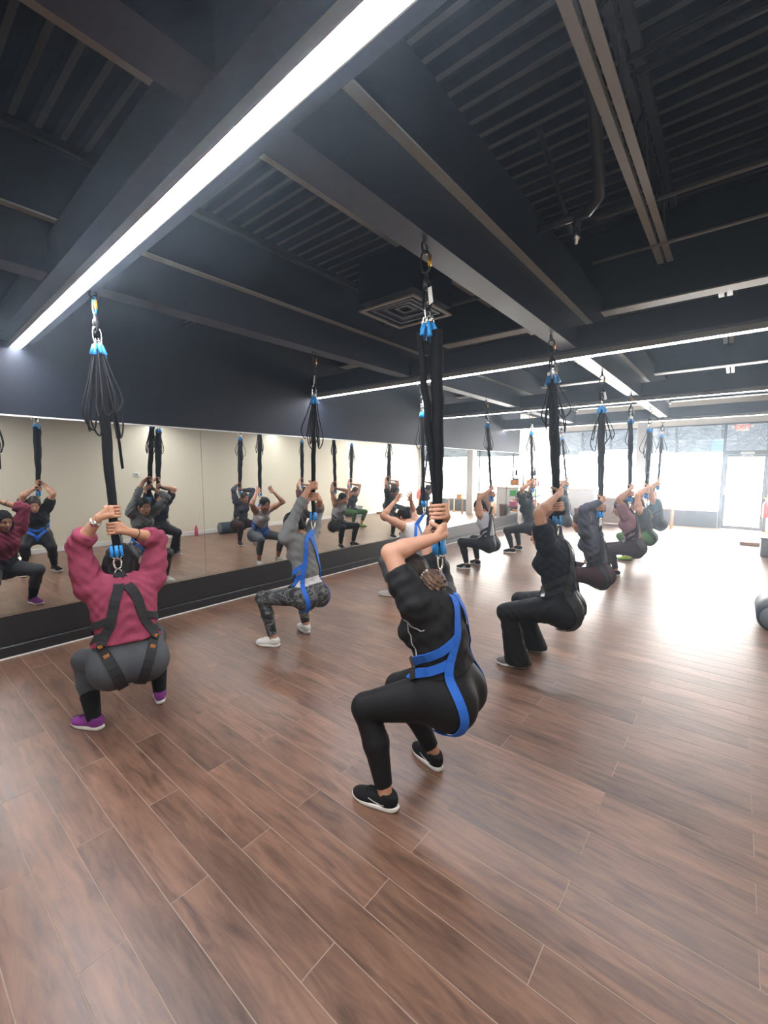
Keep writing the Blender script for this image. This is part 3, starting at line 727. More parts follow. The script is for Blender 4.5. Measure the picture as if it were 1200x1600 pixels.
    # hands
    for e in (1, -1):
        prims = []
        if not free:
            c, dd = hand[e]; tt = -np.cross(cu, dd) * e     # fingers wrap towards -tt, thumb towards +tt
            ring_ = lambda a, r, z: c + (dd * math.cos(a) - tt * math.sin(a)) * r + cu * z
            for k, (z, ln) in enumerate(((0.031, 205), (0.0105, 225), (-0.0100, 215), (-0.0295, 185))):
                A = [math.radians(q) for q in np.linspace(5, ln, 7)]; rr = rs + 0.0085
                for i in range(6): prims.append((ring_(A[i], rr, z), ring_(A[i + 1], rr, z - 0.0008 * i), 0.0098 - 0.0004 * i, 0.0098 - 0.0004 * (i + 1)))
            prims.append((c + dd * (rs + 0.013) + cu * 0.026, c + dd * (rs + 0.013) - cu * 0.024, 0.0165, 0.0175))
            prims.append((c + dd * (rs + 0.013) + cu * 0.020 + tt * 0.018, c + dd * (rs + 0.015) - cu * 0.022 + tt * 0.020, 0.0150, 0.0160)); prims.append((c + dd * (rs + 0.013) + cu * 0.012 + tt * 0.020, wrist[e], 0.017, 0.024 * s))
            A = [math.radians(q) for q in (-25, -70, -115, -150)]
            zt = [0.010, 0.030, 0.040, 0.044]
            for i in range(3): prims.append((ring_(A[i], rs + 0.011, zt[i]), ring_(A[i + 1], rs + 0.0095, zt[i + 1]), 0.0125 - .0012 * i, 0.0115 - .0012 * i))
            prims.append((c + dd * (rs + 0.015) - cu * 0.018, wrist[e], 0.0195, 0.0255 * s))
            cen = c + dd * (rs * .6)
        else:
            u = (wrist[e] - elb[e]); u /= np.linalg.norm(u); out = Lf * e; out = out - u * (out @ u); out /= np.linalg.norm(out); nn = np.cross(u, out)
            pc = wrist[e] + u * 0.05
            prims.append((wrist[e], pc - out * 0.016, 0.0245, 0.019)); prims.append((wrist[e] + u * .02, pc + u * .03 + out * 0.018, 0.02, 0.017)); prims.append((wrist[e], pc + u * .03 - out * 0.014, 0.022, 0.017))
            for k, (o_, ln) in enumerate(((-0.030, 0.066), (-0.010, 0.076), (0.010, 0.072), (0.029, 0.056))):
                q0 = wrist[e] + u * 0.085 + out * o_; q1 = q0 + u * ln * .55 + out * o_ * .3 + nn * 0.004; q2 = q1 + u * ln * .45 + nn * 0.018 + out * o_ * .2
                prims.append((q0 - u * .02, q1, 0.0098, 0.009)); prims.append((q1, q2, 0.009, 0.0075))
            t0 = wrist[e] + u * 0.03 - out * 0.02; t1 = t0 - out * 0.032 + u * 0.03; prims.append((t0, t1, 0.013, 0.011)); prims.append((t1, t1 + u * .028 - out * .012, 0.0105, 0.0085))
            cen = pc + u * 0.04
        def handf(p, prims=prims):
            d = None
            for (a, b_, ra, rb) in prims:
                q = cone(p, a, b_, ra, rb); d = q if d is None else np.minimum(d, q)
            return d
        pieces.append(surf(handf, cen - 0.12, cen + 0.12, 0.0042 if h < 0.011 else (0.0055 if h < 0.015 else 0.008)))
    Vb, Fb = join(pieces); part('body', Vb, Fb, SKIN[skin], root, True)
    # face pieces
    for e in (1, -1):
        c = HT(0.0725, e * 0.031, -0.001); m = MB(); m.lathe(c, [(0.0118 * math.sin(t), -0.0118 * math.cos(t)) for t in np.linspace(0.15, 3.0, 8)], 10)
        ey = m.build('eye', M['eyew'], root, True)
        c2 = HT(0.0795, e * 0.031, -0.001); MB().lathe(c2, [(0.0062 * math.sin(t), -0.0062 * math.cos(t)) for t in np.linspace(0.15, 3.0, 6)], 8).build('iris', M['eyed'], ey, True)
        MB().tube([HT(0.084, e * 0.014, 0.026), HT(0.084, e * 0.030, 0.032), HT(0.071, e * 0.048, 0.026)], [0.0035, 0.004, 0.002], 6).build('eyebrow', HAIR[hair[0]] if hair[0] != 'curly' else HAIR['brown'], root, True)
    MB().tube([HT(0.083, 0.026, -0.066), HT(0.0935, 0.012, -0.064), HT(0.096, 0, -0.0655), HT(0.0935, -0.012, -0.064), HT(0.083, -0.026, -0.066)], [0.002, 0.0055, 0.006, 0.0055, 0.002], 8).build('lips', SKIN['lip'], root, True)
    # hair
    style = hair[1]
    def hairf(p):
        q = (p - HC.astype(np.float32)) @ HB.T.astype(np.float32) / s
        wob = 0.0025 * np.sin(q[:, 1] * 160 + np.sin(q[:, 2] * 40) * 2) if h < 0.015 else 0
        d = ell(p, HT(-0.016, 0, 0.032), np.array([0.107, 0.087, 0.103]) * s, HB) + wob
        face = ell(p, HT(0.105, 0, -0.035), np.array([0.085, 0.067, 0.105]) * s, HB)
        d = np.maximum(d, -face)
        d = np.maximum(d, plane(p, HT(-0.01, 0, -0.045), -hU + hF * 0.75))
        if style == 'bob':
            bb = np.maximum(smin(ell(p, HT(-0.035, 0, -0.05), np.array([0.095, 0.112, 0.13]) * s, HB), ell(p, HT(-0.03, 0, -0.09), np.array([0.075, 0.10, 0.085]) * s, HB), 0.03) + wob, -ell(p, HT(0.085, 0, -0.06), np.array([0.105, 0.066, 0.13]) * s, HB))
            d = smin(d, bb, 0.025)
        if style == 'bun': d = smin(d, ell(p, HT(-0.085, 0, 0.085), np.array([0.045, 0.045, 0.042]) * s, HB), 0.012)
        if style == 'lowbun': d = smin(d, ell(p, HT(-0.125, 0, -0.015), np.array([0.04, 0.045, 0.045]) * s, HB), 0.015)
        if style == 'tail': d = smin(d, cone(p, HT(-0.10, 0, 0.04), HT(-0.15, 0, -0.09), 0.035 * s, 0.018 * s), 0.02)
        return d
    Vh, Fh = surf(hairf, HC - 0.25 * s, HC + 0.19 * s, hh); ho = part('hair', Vh, Fh, HAIR['brown' if hair[0] == 'curly' else hair[0]], root, True)
    if style == 'curly':
        c = HT(-0.13, 0.025, -0.055)
        def curl(p):
            q = p - c.astype(np.float32)
            return ell(p, c, np.array([0.067, 0.070, 0.068]) * s, HB) + 0.008 * np.sin(q[:, 0] * 130) * np.sin(q[:, 1] * 140 + 1) * np.sin(q[:, 2] * 120) + 0.004 * np.sin(q[:, 2] * 330 + q[:, 0] * 260)
        Vc, Fc = surf(curl, c - 0.1, c + 0.1, 0.004); part('curly_bun', Vc, Fc, HAIR['curly'], ho, True)
        rg = []
        dirb = c - HT(-0.06, 0.015, 0.0); dirb /= np.linalg.norm(dirb); u1 = np.cross(dirb, hU); u1 /= np.linalg.norm(u1); u2 = np.cross(dirb, u1)
        for k in range(28): a = 2 * math.pi * k / 28; rr = 0.044 + 0.005 * math.sin(k * 2.7); rg.append(c - dirb * 0.042 + rr * (u1 * math.cos(a) + u2 * math.sin(a)))
        MB().tube(rg, [0.012 + 0.003 * math.sin(k * 3.1) for k in range(28)], 8, closed=True).build('scrunchie', HAIR['scrunch'], ho, True)
    # clothes
    kd = top[1]; thick = 0.010 if kd != 'tank' else 0.007
    slv = {'tee': 0.62, 'long': 1.0, 'pushed': 1.0, 'tank': 0.0}[kd]
    hemc = Wp - ax * (0.10 if kd != 'short' else 0.02) * s
    def wr(p, a): return a * (np.sin(p[:, 2] * 75 + 6 * np.sin(p[:, 0] * 14) + 5 * np.sin(p[:, 1] * 17)) + 0.6 * np.sin(p[:, 0] * 60 + p[:, 2] * 90 + 3 * np.sin(p[:, 1] * 30)))
    def topf(p):
        d = torso(p)
        if kd == 'tank':
            d = np.maximum(d, plane(p, Cp + ax * 0.135 * s, ax))
            for e in (1, -1): d = np.maximum(d, -ell(p, sh[e] + Lf * e * 0.035 * s, np.array([0.085, 0.085, 0.15]) * s))
            for e in (1, -1):
                st_ = cone(p, Cp + ax * 0.10 * s + Lf * e * 0.085 * s + fr * 0.05 * s, neck0 + Lf * e * 0.082 * s, 0.052 * s, 0.042 * s)
                d = np.minimum(d, np.maximum(torso(p), st_ - 0.0))
        else:
            for e in (1, -1):
                a = arm(p, e)
                if slv >= 1: cc = elb[e] + (wrist[e] - elb[e]) * (push if kd == 'pushed' else 0.92); n_ = wrist[e] - elb[e]
                else: cc = sh[e] + (elb[e] - sh[e]) * slv; n_ = elb[e] - sh[e]
                if slv >= 1:
                    near = np.linalg.norm(p - cc.astype(np.float32), axis=1); a = np.where(near < 0.16, np.maximum(a, plane(p, cc, n_) + 0.0), a)
                    cap = np.maximum(plane(p, cc, n_), near - 0.30); a = np.where(near < 0.30, np.maximum(a, plane(p, cc, n_)), a)
                else:
                    a = np.maximum(a - 0.006, plane(p, cc, n_) - thick * .5)
                d = smin(d, a, 0.035)
        d = d - thick - loose + (wr(p, 0.0028) if (kd in ('pushed', 'long', 'tee')) else wr(p, 0.001))
        return np.maximum(d, -plane(p, hemc, ax))
    Vt, Ft = surf(topf, lo, hi, h)
    to = part({'tee': 'tee_shirt', 'long': 'long_sleeve_top', 'pushed': 'sweater', 'tank': 'tank_top'}[kd], Vt, Ft, FAB[top[0]], root, True)
    if key == 'B':
        def under(p):
            d = torso(p) - 0.013 + wr(p, 0.0015); return np.maximum(np.maximum(d, -plane(p, hemc - ax * 0.055, ax)), plane(p, hemc + ax * 0.02, ax))
        Vu, Fu = surf(under, lo, hi, h); part('undershirt', Vu, Fu, FAB['white'], root, True)
    def legf(p):
        d = np.maximum(torso(p), plane(p, Wp - ax * 0.045 * s, ax))
        for e in (1, -1):
            q = leg(p, e)
            if legs[1] == 'flare':
                q = smin(q, cone(p, knee[e] + (ank[e] - knee[e]) * 0.3, ank[e] - Up * 0.06, 0.060 * s, 0.100 * s), 0.02)
            else:
                q = np.maximum(q, plane(p, knee[e] + (ank[e] - knee[e]) * (0.70 if legs[1] == 'crop' else 0.93), ank[e] - knee[e]))
            d = smin(d, q, 0.045)
        d = d - (0.005 if legs[1] != 'flare' else 0.009) + (wr(p, 0.0018) if legs[1] == 'flare' else 0)
        return np.maximum(d, 0.036 - p[:, 2]) if legs[1] == 'flare' else d
    lo2 = lo.copy(); hi2 = hi.copy(); hi2[2] = Wp[2] + 0.10; lo2[2] = 0.0
    Vl, Fl = surf(legf, lo2, hi2, h); part('leggings' if legs[1] != 'flare' else 'flared_trousers', Vl, Fl, FAB[legs[0]], root, True)
    if sock:
        for e in (1, -1):
            def sockf(p, e=e):
                d = np.minimum(leg(p, e), foot(p, e)); c_ = knee[e] + (ank[e] - knee[e]) * sock[1]
                return np.maximum(np.maximum(d - 0.008 - 0.0012 * np.sin(p[:, 2] * 260), plane(p, c_, knee[e] - ank[e])), cone(p, knee[e], ank[e] - Up * .03, 0.085, 0.085))
            Vs, Fs = surf(sockf, ank[e] - np.array([.1, .1, .085]), ank[e] + np.array([.12, .12, .26]), max(h * .8, 0.007)); part('sock', Vs, Fs, FAB[sock[0]], root, True)
    up, so, la, lg = shoe_meshes(shoe)
    for e in (1, -1):
        ya = math.atan2(F0[1], F0[0]) + math.radians(-e * -toe)
        o = link('shoe', up, root); o.location = Vector(ank[e] - ORG[root.name]) - Vector((0, 0, 0.085 * s)); o.rotation_euler = (0, 0, ya); o.scale = (s * 0.97,) * 3
        link('sole', so, o); link('laces', la, o)
        if lg: link('logo', lg, o)
    if kd == 'tee' and key == 'C':   # white piping on the tee
        def pipe_path(P):
            Q = catmull(np.array(P), 26)
            for _ in range(5):
                n_ = grad(topf, Q); Q = Q - n_ * (topf(Q.astype(np.float32)) - 0.001)[:, None]
            for _ in range(4): Q[1:-1] = (Q[:-2] + 2 * Q[1:-1] + Q[2:]) / 4
            return Q + grad(topf, Q, 0.01) * np.maximum(0, 0.002 - topf(Q.astype(np.float32)))[:, None]
        Q = pipe_path([sh[1] + Lf * .05 - Up * .10 - Fw * .07, sh[1] + Lf * .06 - Up * .125, sh[1] + Lf * .05 - Up * .10 + Fw * .07]); MB().tube(Q, 0.0026, 5).build('piping', FAB['piping'], to, True)
        Q = pipe_path([sh[1] + Lf * .05 - Up * .11 + Fw * .06, Wp + Lf * .15 + ax * .12 + fr * .06, Wp + Lf * .15 + ax * .0 + fr * .05]); MB().tube(Q, 0.0026, 5).build('piping', FAB['piping'], to, True)
    # harness
    cloth = lambda p: np.minimum(np.minimum(topf(p), legf(p)), torso(p))
    hn = None; hm_ = M[harness]; SQ = {}
    def drape(Q, k0):
        for _ in range(12):
            n_ = grad(cloth, Q[k0:], 0.012); Q[k0:] -= 0.8 * n_ * (cloth(Q[k0:].astype(np.float32)) - 0.006)[:, None]
        for _ in range(2): Q[k0 + 1:-1] = (Q[k0:-2] + 2 * Q[k0 + 1:-1] + Q[k0 + 2:]) / 4
        N_ = grad(cloth, Q, 0.015)
        if k0: N_[:k0] = N_[k0]
        for _ in range(3):
            N_[1:-1] = N_[:-2] + 2 * N_[1:-1] + N_[2:]; N_ /= np.linalg.norm(N_, axis=1)[:, None]
        for _ in range(4): Q[k0:] += N_[k0:] * np.maximum(0, 0.005 - cloth(Q[k0:].astype(np.float32)))[:, None]
        return Q, N_
    nb = 30 if h < 0.015 else 18
    for e in (1, -1):
        P = [ringp - cu * 0.02, T(sf - 0.13, e * 0.030, sz - 0.02), T(sf - 0.16, e * 0.062, sz - 0.11), T((sf + pf) / 2 - 0.13, e * hs[0] * 0.72, (sz + pz) / 2 + 0.03), T(pf - 0.06, e * hs[0] * hip, pz + 0.14),
             T(pf - 0.10, e * (hs[0] * .75 + hs[1] * .25) * hip, pz + 0.04), T(pf - 0.13, e * (hs[0] * .3 + hs[1] * .7) * hip, pz - 0.05), T(pf - 0.10, e * hs[1] * hip, pz - 0.13), T(pf - 0.0, e * hs[1] * .8, pz - 0.17)]
        Q = catmull(P, nb); k0 = int(nb * 0.12)
        Q, N_ = drape(Q, k0)
        Vr, Fr = ribbon(Q, N_, 0.058 if harness == 'blackstrap' else 0.042, 0.005)
        if hn is None: hn = part('harness', Vr, Fr, hm_, root, False)
        else: part('back_strap', Vr, Fr, hm_, hn, False)
        SQ[e] = Q.copy()
        if key == 'A':
            for fr_ in (0.50, 0.60):
                i = int(nb * fr_); t_ = Q[i + 1] - Q[i]; t_ /= np.linalg.norm(t_); s_ = np.cross(t_, N_[i])
                for k in range(4):
                    c0 = Q[i] + s_ * (k - 1.5) * 0.008 + N_[i] * 0.0065
                    MB().tube([c0 - t_ * 0.011, c0 + t_ * 0.011], 0.0018, 4).build('stitching', M['orange'], hn)
    for e in (1, -1):
        for nm, P in (('waist_belt', [SQ[e][int(np.argmin(np.abs(SQ[e][:, 2] - (pz + 0.285) * s)))], T(pf + 0.05, e * 0.16 * hip, pz + 0.21), T(pf + 0.12, e * 0.12 * hip, pz + 0.14), T(pf + 0.155, e * 0.055, pz + 0.10), T(pf + 0.16, e * 0.002, pz + 0.085)]),
                      ('leg_loop', [SQ[e][int(np.argmin(np.abs(SQ[e][:, 2] - (pz + 0.185) * s)))], T(pf + 0.03, e * 0.17 * hip, pz + 0.14), T(pf + 0.11, e * 0.135, pz + 0.09), T(pf + 0.15, e * 0.07, pz + 0.03), T(pf + 0.10, e * 0.025, pz - 0.06)])):
            Q = catmull(P, 24); Q, N_ = drape(Q, 0); Vr, Fr = ribbon(Q, N_, 0.042, 0.005); bo = part(nm, Vr, Fr, hm_, hn, False)
            i = 11; t_ = Q[i + 1] - Q[i - 1]; t_ /= np.linalg.norm(t_); n_ = N_[i]; s_ = np.cross(t_, n_); s_ /= np.linalg.norm(s_); c0 = Q[i] + n_ * 0.009
            part('buckle', [c0 + t_ * a + s_ * b_ + n_ * c_ for a in (-.024, .024) for b_ in (-.027, .027) for c_ in (-.003, .006)], [(0, 1, 3, 2), (4, 6, 7, 5), (0, 4, 5, 1), (2, 3, 7, 6), (0, 2, 6, 4), (1, 5, 7, 3)], M['dark_steel'] if harness == 'bluestrap' else M['steel'], hn)
    MB().tube([ringp - cu * 0.02 + 0.018 * (np.cross(cu, Fw) * math.cos(a) + cu * math.sin(a)) for a in np.linspace(0, 2 * math.pi, 15)[:-1]], 0.004, 6, closed=True).build('d_ring', M['steel'], hn, True)
    if key == 'A':
        wv = wrist[1] - elb[1]; wv /= np.linalg.norm(wv); c = wrist[1] - wv * 0.035; u1 = np.cross(wv, Up); u1 /= np.linalg.norm(u1); u2 = np.cross(wv, u1)
        wt = MB().tube([c + 0.031 * (u1 * math.cos(a) + u2 * math.sin(a)) for a in np.linspace(0, 2 * math.pi, 21)[:-1]], 0.008, 6, closed=True, flat=0.4).build('wrist_watch', M['rubber'], root, True)
        vd = CAM - c; vd -= wv * (vd @ wv); vd /= np.linalg.norm(vd); cc = c + vd * 0.034; x1 = np.cross(vd, wv)
        MB().tube([cc - vd * 0.004, cc + vd * 0.005], 0.019, 18).build('watch_face', M['steel'], wt, True)
        wv = wrist[-1] - elb[-1]; wv /= np.linalg.norm(wv); c = wrist[-1] - wv * 0.05; u1 = np.cross(wv, Up); u1 /= np.linalg.norm(u1); u2 = np.cross(wv, u1)
        MB().tube([c + 0.034 * (u1 * math.cos(a) + u2 * math.sin(a)) for a in np.linspace(0, 2 * math.pi, 21)[:-1]], 0.0025, 6, closed=True).build('bracelet', M['cord'], root, True)
    return root

def bungee(label, ring, hook, rs=0.028, width=1.0, loops=5, loopw=0.10, looplen=0.42, seed=0, topoff=0.40, two=False, carab='gold', tail=False, n6=7, swing=0.0):
    r = random.Random(seed); ring = np.array(ring, float); hook = np.array(hook, float); t = thing('bungee_cord', tuple(hook), label, 'cord', 'bungee cords hanging from the beams')
    ax = ring - hook; L = np.linalg.norm(ax); ax /= L; X = np.array([1., 0, 0]); X -= ax * (X @ ax); X /= np.linalg.norm(X); Y = np.cross(ax, X)
    at = lambda d, x=0, y=0: hook + ax * d + X * x + Y * y
    def oval(d0, d1, wd, u, rad, m, nm, par=t):
        P = []
        for k in range(20):
            a = 2 * math.pi * k / 20; P.append(at((d0 + d1) / 2 - (d1 - d0) / 2 * math.cos(a)) + u * wd * math.copysign(abs(math.sin(a)) ** .7, math.sin(a)))
        return MB().tube(P, rad, 6, closed=True).build(nm, m, par, True)
    MB().tube([at(-0.03), at(0.01)], 0.008, 8).build('eye_bolt_shank', M['dark_steel'], t, True)
    oval(0.005, 0.055, 0.022, Y, 0.006, M['dark_steel'], 'eye_bolt')
    cb = oval(0.045, 0.150, 0.026, X, 0.0055, M['dark_steel'] if carab == 'gold' else M['blueano'], 'carabiner')
    MB().tube([at(0.075, 0.026), at(0.125, 0.024)], 0.0095, 8).build('gate_sleeve', M['gold'] if carab == 'gold' else M['orange'], cb, True)
    MB().lathe(at(0.19), [(0.008, -.045), (0.017, -.03), (0.017, 0.0), (0.010, .012), (0.010, .03)], 10).build('swivel', M['dark_steel'], t, True)
    oval(0.205, topoff - 0.09, 0.022, X, 0.009, M['cordblack'], 'webbing_loop')
    oval(topoff - 0.13, topoff - 0.02, 0.024, Y, 0.0055, M['steel'], 'lower_carabiner')
    if carab == 'gold':
        V = [at(.24, .02, .02), at(.24, .045, .025), at(.33, .065, .05), at(.335, .04, .045)]; V += [v + Y * 0.002 for v in V]
        part('white_tag', V, [(0, 1, 2, 3), (7, 6, 5, 4), (0, 4, 5, 1), (1, 5, 6, 2), (2, 6, 7, 3), (3, 7, 4, 0)], M['tagwhite'], t)
    for k in range(n6):
        a = 2 * math.pi * k / n6; rr = 0.034 * width; p = at(topoff - 0.015, rr * .55 * math.cos(a), rr * .55 * math.sin(a)); q = at(topoff + 0.045 + 0.012 * (k % 2), rr * math.cos(a), rr * math.sin(a))
        MB().tube([p, q], [0.0095, 0.0125], 8).build('cord_end', M['blue'], t, True)
        P = [at(topoff - 0.03 + 0.022 * math.sin(b), rr * .5 * math.cos(a) + 0.008 * math.cos(b), rr * .5 * math.sin(a)) for b in np.linspace(0, 2 * math.pi, 9)[:-1]]
        MB().tube(P, 0.0025, 5, closed=True).build('snap_link', M['steel'], t, True)
    dend = L - 0.115
    def sleeve(x0, y0, w0, w1, w2, name, z1=None):
        n = 26; P = []; R = []
        for i in range(n):
            f = i / (n - 1); d = topoff + 0.02 + (dend - topoff - 0.03) * f
            P.append(at(d, x0 * (1 - f) + 0.003 * math.sin(i * 1.3 + seed), y0 * (1 - f) + 0.003 * math.sin(i * 0.9 + seed)))
            R.append((w0 + (w1 - w0) * min(1, f / .45) if f < .45 else w1 + (w2 - w1) * (f - .45) / .55) * (1 + 0.03 * math.sin(i * 2.1 + seed)))
        return MB().tube(P, R, 12, flat=0.62, up=(Y + X * 0.9)).build(name, M['cordblack'], t, True)
    if two:
        sleeve(0.030, -0.026, 0.034 * width, 0.036 * width, 0.026, 'cord_sleeve'); sleeve(-0.034, 0.030, 0.019 * width, 0.021 * width, 0.016, 'cord_sleeve')
    else: sleeve(0, 0, 0.030 * width, 0.036 * width, rs * 1.08, 'cord_sleeve')
    for k in range(5):
        a = 2 * math.pi * k / 5 + .3; rr = 0.024
        MB().tube([at(dend - 0.035, rr * math.cos(a), rr * math.sin(a)), at(dend + 0.035, rr * 1.15 * math.cos(a), rr * 1.15 * math.sin(a))], 0.0115, 8).build('cord_end', M['blue'], t, True)
        MB().tube([at(dend + 0.035, rr * 1.1 * math.cos(a), rr * 1.1 * math.sin(a)), at(dend + 0.062, rr * .4 * math.cos(a), rr * .4 * math.sin(a))], 0.004, 6).build('snap_link', M['steel'], t, True)
    oval(dend + 0.045, L - 0.002, 0.022, Y, 0.006, M['steel'], 'harness_carabiner')
    for k in range(loops):
        a = 2 * math.pi * (k + .3 * r.random()) / max(loops, 1) + seed; wd = loopw * r.uniform(.65, 1.1); ln = looplen * r.uniform(.75, 1.1); ux, uy = math.cos(a), math.sin(a)
        b2 = a + r.uniform(.5, 1.1); vx, vy = math.cos(b2), math.sin(b2); s0 = topoff + 0.04
        P = [at(s0, .03 * ux, .03 * uy), at(s0 + ln * .35, wd * .6 * ux, wd * .6 * uy), at(s0 + ln * .75, wd * ux, wd * uy), at(s0 + ln * .97, wd * .75 * (ux + vx) / 2, wd * .75 * (uy + vy) / 2), at(s0 + ln * .8, wd * .62 * vx, wd * .62 * vy), at(s0 + ln * .3, wd * .35 * vx, wd * .35 * vy), at(s0 + .01, .02 * vx, .02 * vy)]
        MB().tube(catmull(P, 30), 0.0052, 6).build('loose_cord', M['cord'], t, True)
    if tail:
        MB().tube([at(0.75, -.01, -0.06), at(0.95, -.01, -0.075), at(1.12, 0.0, -0.078)], [0.018, 0.017, 0.017], 8, flat=0.4).build('loose_sleeve_end', M['cordblack'], t, True)
    return t

X1, X2, ZH = 1.77, 3.70, 2.80
BLUE, BLK = 'bluestrap', 'blackstrap'
PE = {}
def pair(key, label, clabel, at, ring, hooky, row, cord=None, **kw):
    hook = ((X1, X2)[row], hooky, ZH)
    PE[key] = person(key, label, at, ring, hook, **kw)
    bungee(clabel, ring, hook, rs=kw.get('rs', 0.028), seed=len(PE), **(cord or {}))
pair('A', 'woman in mauve sweater, grey leggings and purple shoes, seen from behind at left', 'bungee cord with blue carabiner and loose loops above the woman in mauve',
     (1.82, 1.06), (1.96, 1.0, 1.05), 1.02, 0, dict(loops=9, loopw=0.13, looplen=0.50, carab='blue', topoff=0.36, tail=True, width=1.15), s=0.98, b=1.12, hip=1.14, stance=0.215, toe=22, kneeout=0.30, yaw=math.radians(-14), fyaw=math.radians(2),
     pelvis=(-0.19, 0.49), shoulder=(-0.07, 0.96), headp=(0.0, 1.085), shw=0.18, hs=(0.115, 0.05), loose=0.012, skin='tan', top=('mauve', 'pushed'), legs=('greyleg', 'crop'), sock=('sock', 0.62), shoe=('purple', 'rubber', 'purple', None, 'whitelogo'), hair=('black', 'bob'), harness=BLK, hands=('L', 0.16, 0.265), h=0.009)
pair('B', 'woman in grey long-sleeved top, camouflage leggings and white sneakers near the mirror', 'bungee cord above the woman in camouflage leggings',
     (1.63, 2.60), (1.86, 2.72, 1.12), 2.85, 0, dict(loops=6, loopw=0.11, looplen=0.45, topoff=0.45), s=0.98, b=0.95, stance=0.22, toe=20, yaw=math.radians(4), pelvis=(-0.27, 0.53), shoulder=(-0.16, 1.08), headp=(-0.07, 1.17),
     skin='tan', push=0.5, top=('grey', 'pushed'), legs=('camo', 'tight'), shoe=('whitesh', 'rubber', 'whitesh', None, 'whitelogo'), hair=('black', 'lowbun'), harness=BLUE, hands=('L', 0.20, 0.31), h=0.009)
pair('C', 'woman in black tee and leggings with bright blue harness, nearest the viewer', 'thick double bungee cord above the nearest woman, white tag near its top',
     (3.72, 1.745), (3.835, 1.83, 1.175), 1.86, 1, dict(loops=0, two=True, topoff=0.42, width=1.4), s=1.0, b=1.16, stance=0.205, toe=15, kneeout=0.12, yaw=math.radians(11), hip=0.95, fyaw=math.radians(-3), ll=(0.37, 0.41), epole=(0.7, 1.0, -0.6), hs=(0.15, 0.14), pelvis=(-0.185, 0.605), shoulder=(-0.09, 1.05), headp=(0.02, 1.125), headpitch=-22,
     skin='light', top=('black', 'tee'), legs=('blackleg', 'tight'), shoe=('blacksh', 'rubber', 'blacksh', 'tick', 'whitelogo'), hair=('curly', 'curly'), harness=BLUE, hands=('R', 0.10, 0.195), h=0.009)
pair('D', 'woman in white tank top with raised open hands, behind the nearest woman', 'bungee cord above the woman in the white tank top',
     (1.50, 4.58), (1.83, 4.66, 1.12), 4.66, 0, dict(loops=5, loopw=0.10), s=0.97, b=1.0, stance=0.21, yaw=0.0, pelvis=(-0.28, 0.53), shoulder=(-0.14, 0.99), headp=(-0.06, 1.09), free=True,
     skin='light', top=('white', 'tank'), legs=('heather', 'crop'), shoe=('whitesh', 'rubber', 'whitesh', None, 'whitelogo'), hair=('black', 'bun'), harness=BLUE, h=0.011)
pair('E', 'person in black tee, flared black trousers and grey striped sneakers, right of centre', 'thick bungee cord above the person in flared black trousers',
     (3.62, 3.66), (3.83, 3.70, 1.14), 3.74, 1, dict(loops=6, loopw=0.13, looplen=0.42, topoff=0.36, width=1.7), s=1.0, b=1.16, stance=0.205, yaw=math.radians(8), fyaw=0.0, loose=0.006, pelvis=(-0.26, 0.54), shoulder=(-0.16, 1.06), headp=(-0.10, 1.13),
     skin='light', top=('navy', 'tee'), legs=('blackleg', 'flare'), shoe=('greysh', 'rubber', 'greysh', 'stripes', 'whitelogo'), hair=('black', 'short'), harness=BLK, hands=('L', 0.13, 0.25), h=0.010)
pair('F', 'person in pale grey tank and black leggings beside the mirror', 'bungee cord above the person in the pale grey tank',
     (1.52, 6.62), (1.86, 6.62, 1.08), 6.50, 0, dict(loops=4, loopw=0.08), s=0.97, stance=0.20, pelvis=(-0.30, 0.47), shoulder=(-0.20, 0.98), headp=(-0.11, 1.08), skin='light', top=('palewhite', 'tank'), legs=('blackleg', 'tight'),
     shoe=('blacksh', 'rubber', 'blacksh', 'stripes', 'whitelogo'), hair=('black', 'tail'), harness=BLK, h=0.0125)
pair('G', 'person in dark green-black tee and black leggings in front of the wire rack', 'bungee cord above the person in front of the wire rack',
     (1.55, 8.45), (1.86, 8.45, 1.16), 8.45, 0, dict(loops=5, loopw=0.13), s=0.98, stance=0.19, pelvis=(-0.28, 0.55), shoulder=(-0.18, 1.06), headp=(-0.08, 1.15), skin='mid', top=('darkgreen', 'tee'), legs=('blackleg', 'tight'), hair=('black', 'bun'), harness=BLK, h=0.0135)
pair('H', 'person in slate grey long-sleeved top behind the flared trousers', 'bungee cord above the person in the slate grey top',
     (3.50, 5.45), (3.77, 5.46, 1.04), 5.50, 1, dict(loops=5, loopw=0.15, topoff=0.42, width=1.5), s=0.99, b=1.05, stance=0.20, pelvis=(-0.27, 0.46), shoulder=(-0.15, 0.97), headp=(-0.06, 1.06), skin='mid', top=('slate', 'long'), legs=('maroon', 'tight'), hair=('brown', 'short'), harness=BLK, h=0.0115)
pair('I', 'person in rose top and dark leggings, third nearest along the beam by the cream wall', 'bungee cord above the person in the rose top',
     (3.58, 7.30), (3.76, 7.28, 1.12), 7.25, 1, dict(loops=3, loopw=0.08, width=1.3), s=0.98, stance=0.22, pelvis=(-0.26, 0.54), shoulder=(-0.14, 1.03), headp=(-0.05, 1.12), skin='light', top=('rose', 'tee'), legs=('maroon', 'tight'), hair=('brown', 'bun'), harness=BLK, h=0.0135)
